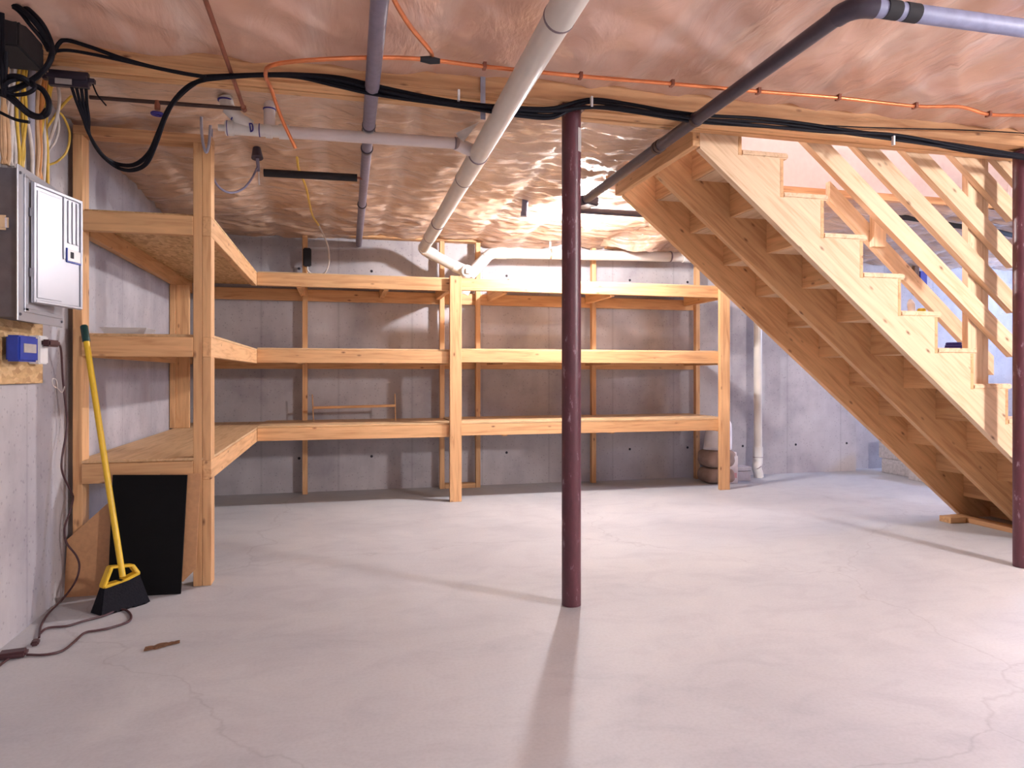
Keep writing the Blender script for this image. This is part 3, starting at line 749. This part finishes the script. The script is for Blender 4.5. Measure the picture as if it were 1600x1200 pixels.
tube('joint_ring', [bp(at(710, 222, y=Y_).x), bp(at(712, 222, y=Y_).x)], .0285, M['joint'], bd, 22)
wl = [at(392, 198, y=Y_), at(372, 185, y=Y_ - .01), at(356, 168, y=Y_ - .02)]
tube('wye_leg', wl, .0275, M['pvc_bright'], bd, 20)
tube('riser', [at(356, 168, y=Y_ - .02), at(352, 152, y=Y_ - .02)], .028, M['pvc_bright'], bd, 20)
ri = at(352, 158, y=Y_ - .02)
tube('joint_ring', [ri, ri + Vector((0, 0, .006))], .031, M['blue_ink'], bd, 20)
for px, py, ex, ey in ((361, 187, 366, 178), (390, 194, 392, 206)):
    tube('pen_mark', [at(px, py, y=Y_ - .031), at(ex, ey, y=Y_ - .031)], .003, M['blue_ink'], bd, 6)
tube('pen_mark', spline([at(389, 193, y=Y_ - .029), at(394, 194, y=Y_ - .029), at(395, 203, y=Y_ - .029), at(391, 206, y=Y_ - .029)], 4), .003, M['blue_ink'], bd, 6)
r2 = at(421, 205, y=Y_); tube('riser', [r2 + Vector((0, .0, .0)), Vector((r2.x, r2.y, 2.17))], .024, M['pvc_haze'], bd, 20)
rr = at(421, 172, y=Y_); tube('joint_ring', [rr, rr + Vector((0, 0, .005))], .027, M['blue_ink'], bd, 20)
tube('elbow', spline([bp(xb.x), bp(xb.x + .03) + Vector((0, .02, -.004)), Vector((.64, 3.23, 2.01))], 5), .030, M['pvc_haze'], bd, 22)

# grey sleeved vent pipe
gp_ = thing('vent_pipe', 'grey sleeved pipe running front to back left of the white drain', 'pipe', (.135, 3.9, 2.05))
def gx(y): return Vector((.115 + (y - 2.0) * .012, y, 2.055))
tube('sleeve', [gx(.5), gx(3.12)], .027, M['sleeve'], gp_, 20)
tube('pipe', [gx(3.12), gx(5.98)], .0245, M['sleeve'], gp_, 20)
for y in (3.10, 3.17, 3.42, 4.55):
    tube('clamp', [gx(y), gx(y + .02)], .0295, M['abs'], gp_, 20)
tube('clamp_band', [gx(3.13), gx(3.16)], .0265, M['label'], gp_, 20)
# black drain pipe along the right, turning at the top
bk = thing('black_drain', 'dark plastic drain pipe slanting past the stair header, turning right overhead', 'pipe', (1.48, 2.9, 2.05))
bz = 2.052
def bxp(y): return Vector((1.468 + (y - 2.2) * .010, y, bz))
yc = 1.745
tube('pipe', [bxp(yc + .07), bxp(4.10)], .0265, M['abs'], bk, 20)
cor = Vector((1.465, yc, bz))
tube('elbow', elbow(cor, (0, -1, 0), (1, -.02, 0), .07), .031, M['abs'], bk, 20)
pR = at(1600, 45, z=bz)
tube('sleeve', [cor + Vector((.065, 0, 0)), Vector((3.6, pR.y - .03, bz))], .0262, M['steelblue'], bk, 20)
for px0, px1 in ((1381, 1401), (1418, 1438)):
    tube('tape_band', [Vector((at(px0, 14, z=bz).x, yc - .003, bz)), Vector((at(px1, 18, z=bz).x, yc - .003, bz))], .0275, M['foam'], bk, 20)
for y in (2.68, 3.03, 3.06):
    tube('clamp', [bxp(y), bxp(y + .02)], .031, M['dark_iron'], bk, 20)
bm = bmesh.new(); cube(bm, (0, 0, 0), (.11, .14, .06)); cube(bm, (-.055, -.02, .0), (.03, .05, .05))
j_ = finish('junction_box', bm, M['abs'], bk, Matrix.Translation((1.50, 4.14, 2.05)) @ Matrix.Rotation(.5, 4, 'Z'), bev=.008, smooth=True)
tube('pipe', [(1.42, 4.30, 2.035), (2.4, 4.30, 2.035)], .021, M['abs'], bk, 16)

# copper
cp = thing('copper_line', 'bright orange copper tubing clipped along the ceiling in front of the girder', 'pipe', (.9, 2.65, 2.15))
zc_ = 2.128
pts = [at(462, 232, y=3.08), at(440, 185, y=3.04), at(424, 140, y=2.9), at(415, 116, y=2.66), at(428, 101, y=2.52)]
pts += [at(a, b2, y=2.48) for a, b2 in ((500, 93), (600, 90), (675, 94), (757, 104), (907, 119), (1050, 131), (1185, 143), (1310, 153), (1430, 166), (1500, 167), (1545, 179), (1600, 181), (1680, 190))]
tube('tubing', pts, .0075, M['copper'], cp, 10, True, 6)
for px, py in ((757, 104), (907, 119), (1050, 131), (1185, 143), (1310, 153), (1430, 166), (1545, 179)):
    q = at(px, py, y=2.48); box('clip', q.x - .006, q.x + .006, 2.468, 2.494, q.z - .009, q.z + .013, M['copper_dull'], cp)
q = at(672, 94, y=2.48)
tube('taped_joint', [q - Vector((.035, 0, 0)), q, q + Vector((.035, 0, 0))], [.009, .014, .009], M['foam'], cp, 10)
tube('branch_tubing', [at(605, -25, z=2.085), at(620, 8, z=2.085), at(643, 44, z=2.085), at(668, 74, z=2.085), at(675, 86, y=2.47), q], .0078, M['copper'], cp, 10, True, 6)
cb = thing('copper_supply', 'thin dull brown copper pipe crossing the ceiling at upper left to a blue valve', 'pipe', (-.41, 2.9, 2.1))
ca = at(316, -10, z=2.08); ce = at(381, 170, z=2.065)
cc_ = Vector((ce.x, ce.y, 2.065))
tube('pipe', [Vector((cc_.x, .8, 2.075)), Vector((cc_.x, cc_.y, 2.065))], .008, M['copper_dull'], cb, 10)
tube('elbow', [Vector((cc_.x, cc_.y - .02, 2.065)), Vector((cc_.x, cc_.y + .012, 2.065))], .0115, M['copper_dull'], cb, 10)
cl_ = at(140, 152, y=cc_.y)
tube('pipe', [cc_, Vector((cl_.x, cc_.y, cl_.z))], .008, M['dark_iron'], cb, 10)
v_ = at(246, 163, y=cc_.y)
tube('valve_body', [v_ + Vector((0, 0, .014)), v_ + Vector((0, 0, -.022))], .011, M['copper_dull'], cb, 10)
vh = v_ + Vector((0, -.004, -.040))
bm = bmesh.new()
ring = [vh + Vector((math.cos(u) * .020, math.sin(u) * .020, 0)) for u in [2 * math.pi * k / 14 for k in range(15)]]
tube_bm(bm, ring, .0055, 6, cap=False); cube(bm, vh, (.036, .007, .007)); cube(bm, vh, (.007, .036, .007))
finish('valve_wheel', bm, M['blue_ink'], cb, smooth=True)['label'] = 'dark blue valve handwheel'
cw = thing('copper_wall_line', 'thin copper pipe running along the top of the back wall', 'pipe', (1.3, 5.85, 2.17))
tube('pipe', [at(497, 351, y=5.86), at(700, 357, y=5.86), at(860, 366, y=5.86), at(1060, 373, y=5.86)], .0075, M['copper'], cw, 8)
for px, py in ((790, 362), (880, 367), (962, 371)):
    q = at(px, py, y=5.86); box('clip', q.x - .006, q.x + .006, 5.848, 5.872, q.z - .012, q.z + .014, M['copper_dull'], cw)

# black foam stick, round box, hanging cables
fs = thing('foam_insulated_pipe', 'short black foam-covered pipe under the ceiling, reaching right to the grey pipe', 'pipe', (-.15, 3.95, 2.06))
f0 = at(412, 270, y=3.90); f1 = at(558, 278, y=3.90)
tube('foam', [f0, f1], .0205, M['foam'], fs, 16)
tube('pipe', [f1, f1 + Vector((.045, 0, -.002))], .007, M['copper_dull'], fs, 10)
rb = thing('round_junction', 'round black cable outlet with a white pull, above the black foam pipe', 'junction box', (-.42, 3.85, 2.08))
q = at(402, 247, y=3.84)
tube('cup', [q + Vector((-.004, .015, .055)), q], [.020, .030], M['abs'], rb, 18)
tube('stem', [q, at(404, 268, y=3.86)], .009, M['sleeve'], rb, 10)
tube('pull_tail', [at(404, 268, y=3.86), at(405, 289, y=3.86)], .004, M['white_wire'], rb, 6)
tag(tube('grey_cable', [at(331, 196, y=3.56), at(330, 240, y=3.57), at(331, 268, y=3.58), at(340, 290, y=3.60), at(358, 301, y=3.65), at(378, 296, y=3.72), at(392, 281, y=3.78), at(402, 262, y=3.84)], .0055, M['sleeve'], None, 8, True, 6),
    'dark grey cable drooping between the shelf corner post and round black outlet', 'cable')
tag(tube('grey_conduit_loop', [at(315, 160, y=3.41), at(314.5, 195, y=3.41), at(317, 222, y=3.41), at(322, 238, y=3.41), at(326.5, 225, y=3.41), at(329, 196, y=3.41)], .0065, M['grey_plastic'], None, 10, True, 6),
    'grey J-shaped cable hooked against the top of the shelf corner post', 'cable')
tag(tube('yellow_drop_cable', [at(458, 222, y=3.8), at(464, 245, y=3.9), at(467, 265, y=4.0), at(478, 292, y=4.3), at(484, 320, y=4.7), at(489, 338, y=5.1), at(498, 352, y=5.4)], [.007] * 37, M['yellow_wire'], None, 8, True, 6),
    'yellow cable hanging behind the girder from the white branch drain towards the thermostat', 'cable')
tag(tube('white_drop_cable', [at(498, 352, y=5.4), at(506, 368, y=5.6), at(513, 388, y=5.75), at(514, 410, y=5.82), at(508, 426, y=5.85), at(494, 430, y=5.86), at(482, 424, y=5.865), at(480, 414, y=5.865)], .006, M['white_wire'], None, 8, True, 6),
    'white cable looping to the small black box on the back wall stud', 'cable')
th = thing('black_control_box', 'small black box screwed to the back wall stud above the top shelf', 'control box', (-.26, 5.86, 1.93))
q0 = at(473.5, 416, y=5.86); q1 = at(486.5, 388, y=5.86)
box('case', q0.x, q1.x, 5.838, 5.882, q0.z, q1.z, M['foam'], th, .008)
ps = thing('pipe_stub', 'short grey capped pipe stub hanging from the ceiling left of the column', 'pipe', (1.05, 4.6, 1.95))
q0 = at(823, 282, y=4.5); q1 = at(819, 338, y=4.5)
tube('stub', [Vector((q0.x, 4.5, q0.z + .02)), q1], .021, M['sleeve'], ps, 14)
tube('cap', [q1 + Vector((0, 0, .03)), q1], .0235, M['sleeve'], ps, 14)

# ---------------------------------------------------------------- lamps
def bulb(name, loc, zc2, watts, label, r=.045, col=(1, .86, .74)):
    t = thing(name, label, 'lamp', (loc[0], loc[1], zc2))
    x, y, z = loc
    tube('holder', [(x, y, zc2), (x, y, zc2 - .02), (x, y, zc2 - .032), (x, y, max(zc2 - .04, z + r + .05)), (x, y, z + r + .045), (x, y, z + r * .85)], [.052, .052, .018, .016, .024, .020], M['porcelain'], t, 24)
    ball('globe', (x, y, z), r, bulb_mat(name + '_glow', watts, r, col), t, (1, 1, 1.1), 24)
    return t
bulb('ceiling_bulb', (1.72, 4.68, 2.045), 2.17, BULB_W, 'glowing bare bulb in a white ceiling holder right of the middle column', col=(1, .96, .98))
bulb('ceiling_bulb', (3.7, .25, 1.93), 2.17, ASSUMED_BULB_W, 'assumed bare bulb on a drop stem, unseen on the near side of the girder, towards the stairs', .13, (1, .96, .98))  # assumed lamp, placed by the shadows on shelves and stringer
bulb('ceiling_bulb', (.2, -1.5, 1.50), 2.10, FILL_W, 'added fill bulb on a drop stem, unseen in the near half on the breaker panel side', .06, (1, .96, .98))  # extra lamp added to brighten the near ceiling and camera-facing fronts
bulb('assumed_hall_bulb', (3.0, 3.3, 4.08), 4.3, ASSUMED_HALL_W, 'assumed bare bulb in a white holder, unseen at the top of the stairwell', col=(1, .90, .88))  # assumed lamp, added to light the stairwell drywall

# torn film flap hanging behind the bulb
bm = bmesh.new(); g_ = []
for j in range(13):
    row = []
    for i in range(17):
        u = i / 16; v = j / 12
        x = 2.18 + u * .62; y = 5.35 + .12 * math.sin(u * 5 + v * 2) + .05 * noise.noise((u * 5, v * 5, 1)) + v * .18
        z = 2.17 - v * (.10 + .08 * math.sin(u * 3.0) ** 2) - .02 * noise.noise((u * 7, v * 3, 4))
        row.append(bm.verts.new((x, y, z)))
    g_.append(row)
for j in range(12):
    for i in range(16): bm.faces.new((g_[j][i], g_[j][i + 1], g_[j + 1][i + 1], g_[j + 1][i]))
bmesh.ops.solidify(bm, geom=bm.faces[:], thickness=.002)
tag(finish('loose_film_flap', bm, M['film_far'], smooth='all'), 'loose crumpled flap of plastic film hanging near the ceiling bulb', 'plastic sheet')

fa, fb, fc = at(712, 208, y=3.05), at(749, 190, y=3.0), at(724, 222, y=3.12)
bm = bmesh.new(); vv = [bm.verts.new(p) for p in (fa, fb, fc, fa.lerp(fc, .5) + Vector((-.006, -.01, -.006)))]
bm.faces.new((vv[0], vv[1], vv[2], vv[3])); bmesh.ops.solidify(bm, geom=bm.faces[:], thickness=.002)
tag(finish('film_scrap', bm, M['white_wire']), 'pale torn corner of film hanging beside the elbow of the branch drain', 'plastic sheet')

# ---------------------------------------------------------------- cables
def cable(name, pts, r, mat, label, cat='cable', group=None, seg=8):
    return tag(tube(name, pts, r, mat, None, seg, True, 6), label, cat, group)
yb = 2.70
main = [(318, 121), (360, 118), (420, 116), (470, 118), (530, 126), (585, 138), (650, 150), (705, 159), (760, 167), (815, 173), (865, 174)]
tail_hi = [(905, 158), (935, 155), (985, 163), (1050, 176), (1110, 184), (1180, 188), (1250, 194), (1330, 204), (1400, 213), (1480, 226), (1560, 240), (1640, 252)]
tail_lo = [(905, 168), (945, 168), (1000, 174), (1080, 185), (1160, 192), (1240, 199), (1300, 205), (1380, 210), (1440, 219), (1520, 234), (1640, 250)]
bun = thing('cable_bundle', 'bundle of black cables strung along the front of the girder over the whole width', 'cable', (1.0, 2.70, 2.05))
for q, (dy, dz_, rr_, tl) in enumerate(((0, -3, .008, tail_hi), (-.012, 1, .008, tail_lo), (.004, 5, .007, tail_lo), (-.006, 8, .0065, tail_hi))):
    pts = [at(a, b2 + dz_ * (1 if a > 500 else .5) + (2 * math.sin(a * .02 + q)), y=yb + dy) for a, b2 in main]
    pts += [at(a, b2 + dz_ * .5 + (2 * math.sin(a * .015 + q * 2)), y=yb + dy) for a, b2 in tl]
    tube('strand', pts, rr_, M['rubber'], bun, 8, True, 6)
cable('thin_wire', [at(a, b2, y=2.705) for a, b2 in ((1290, 196), (1350, 199), (1420, 201), (1500, 203), (1580, 207), (1660, 213))], .003, M['rubber'], 'thin black wire running along the girder face near the right column')
# white staples/ties on the bundle
for a, b2, lb in ((925, 158, 'white cable tie on the black bundle just right of the middle column'), (1397, 219, 'white cable tie on the black bundle above the stair boards'), (717, 148, 'white cable tie on the black bundle left of the thick drain')):
    q = at(a, b2, y=yb - .022); box('cable_tie', q.x - .004, q.x + .004, q.y - .003, q.y + .012, q.z - .022, q.z + .02, M['white'], bun)
# cables from the coil
cable('coil_lead', [at(a, b2, y=yb - .01) for a, b2 in ((84, 84), (92, 68), (104, 63), (140, 73), (190, 91), (240, 105), (290, 115), (322, 120))], .007, M['rubber'], 'black cable arching from the coil to the girder bundle, upper of two')
cable('coil_lead', [at(a, b2, y=yb) for a, b2 in ((84, 80), (110, 79), (160, 88), (220, 101), (280, 114), (322, 121))], .006, M['rubber'], 'black cable from the coil to the girder bundle, lower of two')
# splitter and its hanging leads
sp = thing('splitter_box', 'dark rounded plastic box fixed under the girder at upper left', 'junction box', (-.97, 2.87, 2.06))
s0 = at(62, 132, y=2.80); s1_ = at(144, 110, y=2.80)
bm = bmesh.new(); cube(bm, ((s0.x + s1_.x) / 2, 2.83, (s0.z + s1_.z) / 2 + .005), (s1_.x - s0.x, .06, .055))
finish('case', bm, M['abs'], sp, bev=.02, smooth=True)
l0 = at(86, 130, y=2.798); l1 = at(112, 124, y=2.798)
box('label', l0.x, l1.x, 2.796, 2.7995, l0.z, l1.z, M['label'], sp)
loop = [(112, 136), (120, 160), (130, 185), (137, 205), (150, 228), (165, 246)]
outs = [[(185, 256), (210, 256), (232, 238), (247, 205), (262, 170), (282, 146), (305, 128), (325, 121)], [(183, 261), (205, 265), (227, 255), (242, 225), (256, 185), (272, 155), (296, 132), (325, 122)]]
for q in range(4):
    pts = [at(a + q * 7.5 * max(0, 1 - i * .3), b2 + q * 1, y=2.80 + q * .004 + i * .03) for i, (a, b2) in enumerate(loop)]
    o_ = outs[q % 2]
    pts += [at(a + (q // 2) * 2, b2 + (q // 2) * 2, y=3.0 - i * .042) for i, (a, b2) in enumerate(o_)]
    tube('lead', pts, .0055, M['rubber'], sp, 8, True, 6)
cable('loose_wire', [at(145, 132, y=2.80), at(152, 148, y=2.80), at(160, 158, y=2.80), at(166, 165, y=2.80)], .003, M['rubber'], 'short stiff wire end poking right from the splitter box', seg=6)
# coils at the upper left
ck = thing('cable_coil', 'tangled coil of black cable hanging at the upper left corner', 'cable coil', (-1.0, 2.5, 2.0))
def strand(pts, r, y): tube('strand', [at(a, b2, y=y + .012 * math.sin(i * 1.7)) for i, (a, b2) in enumerate(pts)], r, M['rubber'], ck, 8, True, 6)
strand([(-25, 8), (5, 3), (30, 12), (52, 32), (70, 56), (80, 76), (80, 90), (70, 108), (52, 124), (28, 137), (2, 143), (-20, 140)], .0085, 2.46)
strand([(-25, 2), (10, -1), (35, 8), (60, 30), (74, 52), (82, 76), (79, 93), (66, 112), (45, 128), (22, 140), (-10, 146)], .008, 2.48)
strand([(-20, 12), (8, 7), (28, 16), (48, 40), (66, 62), (76, 80)], .0065, 2.47)
strand([(8, 138), (8, 124), (20, 119), (36, 122), (50, 132), (66, 140), (76, 158), (74, 176), (62, 183), (46, 179), (28, 164), (10, 150), (-15, 142)], .0085, 2.45)
strand([(2, 142), (22, 148), (42, 146), (54, 138), (50, 128), (30, 124), (14, 128), (4, 138)], .006, 2.44)
strand([(12, 145), (32, 165), (48, 178), (64, 182), (74, 172)], .009, 2.46)
strand([(3, 20), (4, 60), (3, 110), (5, 140)], .007, 2.45); strand([(10, 80), (9, 110), (6, 135), (6, 150)], .006, 2.44)
strand([(-15, 168), (5, 178), (25, 187), (46, 191)], .005, 2.47)
cb_ = thing('black_wall_box', 'black equipment box high in the upper left corner behind the cable coil', 'equipment box', (-1.12, 2.5, 2.0))
q = at(29, 72, y=2.55)
box('case', -1.155, q.x, 2.55, 2.75, q.z, 2.12, M['foam'], cb_, .006)
# romex rising from the panel
zb_ = 1.684
def riser_cable(px_b, px_m, px_t, y, r, mat, label, grp, name, wob=0):
    b0 = at(px_b, 270, y=y); b0.z = zb_
    pts = [b0, at((px_b + px_m) / 2 + wob, 238, y=y), at(px_m, 195, y=y - .01), at((px_m + px_t) / 2 - wob, 155, y=y), at(px_t, 118, y=y + .01)]
    q = at(px_t, 118, y=y + .01); pts.append(Vector((q.x, q.y + .03, 2.16)))
    cable(name, pts, r, mat, label, 'cable', grp)
YG, WG, TG = 'yellow cables above the panel', 'white cables above the panel', 'tan cables above the panel'
ORD = ['leftmost', 'second from the left', 'third from the left', 'fourth from the left', 'fifth from the left', 'rightmost']
def riser_set(kind, name, grp, mat, r, rows):
    rows = sorted(rows, key=lambda a: a[1])
    for i, a in enumerate(rows):
        o_ = 'rightmost' if i == len(rows) - 1 else ORD[i]
        riser_cable(a[0], a[1], a[2], a[3], r, M[mat], '%s of the %s cables rising from the breaker panel' % (o_, kind), grp, name, a[4])
riser_set('yellow', 'yellow_cable', YG, 'yellow_wire', .0055, ((30, 27, 29, 2.78, 2), (33, 40, 36, 2.80, -2), (34, 35, 40, 2.82, 3), (75, 72, 84, 2.98, 1), (62, 66, 78, 2.95, -2)))
riser_set('white', 'white_cable', WG, 'white_wire', .006, ((16, 18, 22, 2.74, 1), (20, 10, 14, 2.74, -3), (24, 20, 8, 2.76, 2), (68, 69, 74, 2.97, 2), (71, 86, 88, 2.99, -6), (50, 44, 24, 2.84, 3)))
riser_set('tan', 'tan_cable', TG, 'tan_wire', .007, ((4, 6, 10, 2.72, 2), (9, 3, 4, 2.72, -2), (12, 12, 2, 2.73, 2), (56, 58, 64, 2.90, 3), (60, 54, 58, 2.92, -3)))
riser_set('orange-brown', 'orange_cable', 'orange cables above the panel', 'orange_wire', .006, ((61, 63, 70, 2.93, 2), (65, 59, 72, 2.94, -3)))
q = at(48, 268, y=2.86); q.z = zb_
tag(tube('grey_conduit', [q, at(48, 200, y=2.86), at(49, 130, y=2.86), Vector((at(49, 130, y=2.86).x, 2.87, 2.15))], .013, M['grey_plastic'], None, 14), 'grey plastic conduit standing among the cables above the breaker panel', 'conduit')
cable('yellow_loop_cable', [at(75, 258, y=3.05), at(90, 252, y=3.06), at(104, 237, y=3.07), at(109, 212, y=3.07), at(103, 190, y=3.06), at(92, 176, y=3.04), at(80, 190, y=3.02), at(73, 200, y=3.0)], .0042, M['yellow_wire'], 'thin yellow cable making a loose loop right of the cables')
cable('white_loop_cable', [at(90, 176, y=3.04), at(92, 200, y=3.04), at(86, 222, y=3.03), at(76, 236, y=3.02), at(72, 262, y=3.01)], .0045, M['white_wire'], 'thin white cable curving down beside the yellow loop')
cable('yellow_slant_cable', [at(112, 150, y=2.98), at(102, 160, y=3.0), at(92, 172, y=3.02), at(86, 182, y=3.02)], .005, M['yellow_wire'], 'yellow cable slanting up to the girder beside the splitter box')

# ---------------------------------------------------------------- beyond the stairs
def block(x0, x1, y0, y1, z0, z1, lb): return tag(box('concrete_block', x0, x1, y0, y1, z0, z1, M['block'], None, .006), lb, 'block')
block(5.22, 5.42, 5.42, 5.84, 0, .14, 'concrete block on the floor by the far wall corner, lower left one')
block(5.10, 5.30, 5.00, 5.38, 0, .15, 'concrete block on the floor nearest the stringers, partly hidden')
block(5.24, 5.44, 5.62, 5.90, .141, .33, 'concrete block stacked upright against the far wall corner')
tag(box('dark_opening', 5.20, 5.32, 5.36, 5.52, .141, .24, M['dark'], None, .01), 'dark box standing in for the shaded opening among the concrete blocks', 'box')  # solid near-black box gives the shade of an opening between the blocks
t = thing('flex_duct', 'black flexible duct crossing the far ceiling behind the stair boards', 'duct', (5.2, 5.2, 2.05))
tube('hose', [at(1400, 338, z=2.12), at(1450, 345, z=2.10), at(1495, 353, z=2.08), at(1540, 358, z=2.08), at(1600, 372, z=2.09)], .019, M['foam'], t, 12, True, 6)
t = thing('far_pipe', 'dark pipe under the far ceiling below the black duct', 'pipe', (5.9, 5.6, 2.0))
tube('pipe', [at(1440, 384, y=5.7), at(1475, 391, y=5.7), at(1510, 398, y=5.7), at(1590, 408, y=5.7)], .02, M['abs'], t, 12, True, 5)
t = thing('far_conduit', 'pale duct band running along the far ceiling behind the stairs', 'duct', (5.3, 5.0, 2.1))
tube('duct', [at(1330, 338, y=5.0), at(1420, 351, y=5.0), at(1460, 357, y=5.0), at(1600, 374, y=5.0)], .035, M['greybox'], t, 14)
t = thing('wall_switch_box', 'dark blue box on the far wall behind the stair boards', 'electrical box', (5.9, 6.05, 1.7))
q0 = at(1438, 452, y=6.06); q1 = at(1449, 424, y=6.06)
box('case', q0.x, q1.x, 6.06, 6.10, q0.z, q1.z, M['blue_ink'], t, .004)
q0 = at(1427, 437, y=6.08); q1 = at(1434, 417, y=6.08)
tag(box('wall_bracket', q0.x, q1.x, 6.06, 6.10, q0.z, q1.z, M['rust']), 'small brown bracket on the far wall left of the dark blue box', 'bracket')
# small things left on the treads
z5 = T0 - RISE * 4
b0 = at(1424, 478, y=3.2)
t = thing('white_bottle', 'white plastic bottle leaning on a stair tread behind the stringer', 'bottle', (b0.x, 3.2, z5))
tube('body', spline([(b0.x + .004, 3.2, z5 + .001), (b0.x + .002, 3.2, z5 + .045), (b0.x - .004, 3.2, z5 + .07), (b0.x - .006, 3.2, z5 + .09)], 4), [.02] * 8 + [.018, .015, .012, .010, .009], M['white'], t, 14)
b1_ = at(1440, 478, y=3.2)
tag(tube('yellow_can', [(b1_.x, 3.2, z5 + .001), (b1_.x, 3.2, z5 + .035), (b1_.x, 3.2, z5 + .042)], [.022, .022, .016], M['yellow'], None, 14), 'small yellow can beside the white bottle on the tread', 'can')
z6 = T0 - RISE * 5
b2_ = at(1490, 535, y=3.2)
bm = bmesh.new()
for kk in range(3): tube_bm(bm, [Vector((b2_.x + math.cos(u) * (.04 - kk * .004), 3.2 + math.sin(u) * (.04 - kk * .004), z6 + .009 + kk * .013)) for u in [2 * math.pi * i / 20 for i in range(21)]], .008, 6, cap=False)
tag(finish('blue_rope_coil', bm, M['blue_ink'], smooth=True), 'dark blue coil lying on the tread below the white bottle', 'rope')
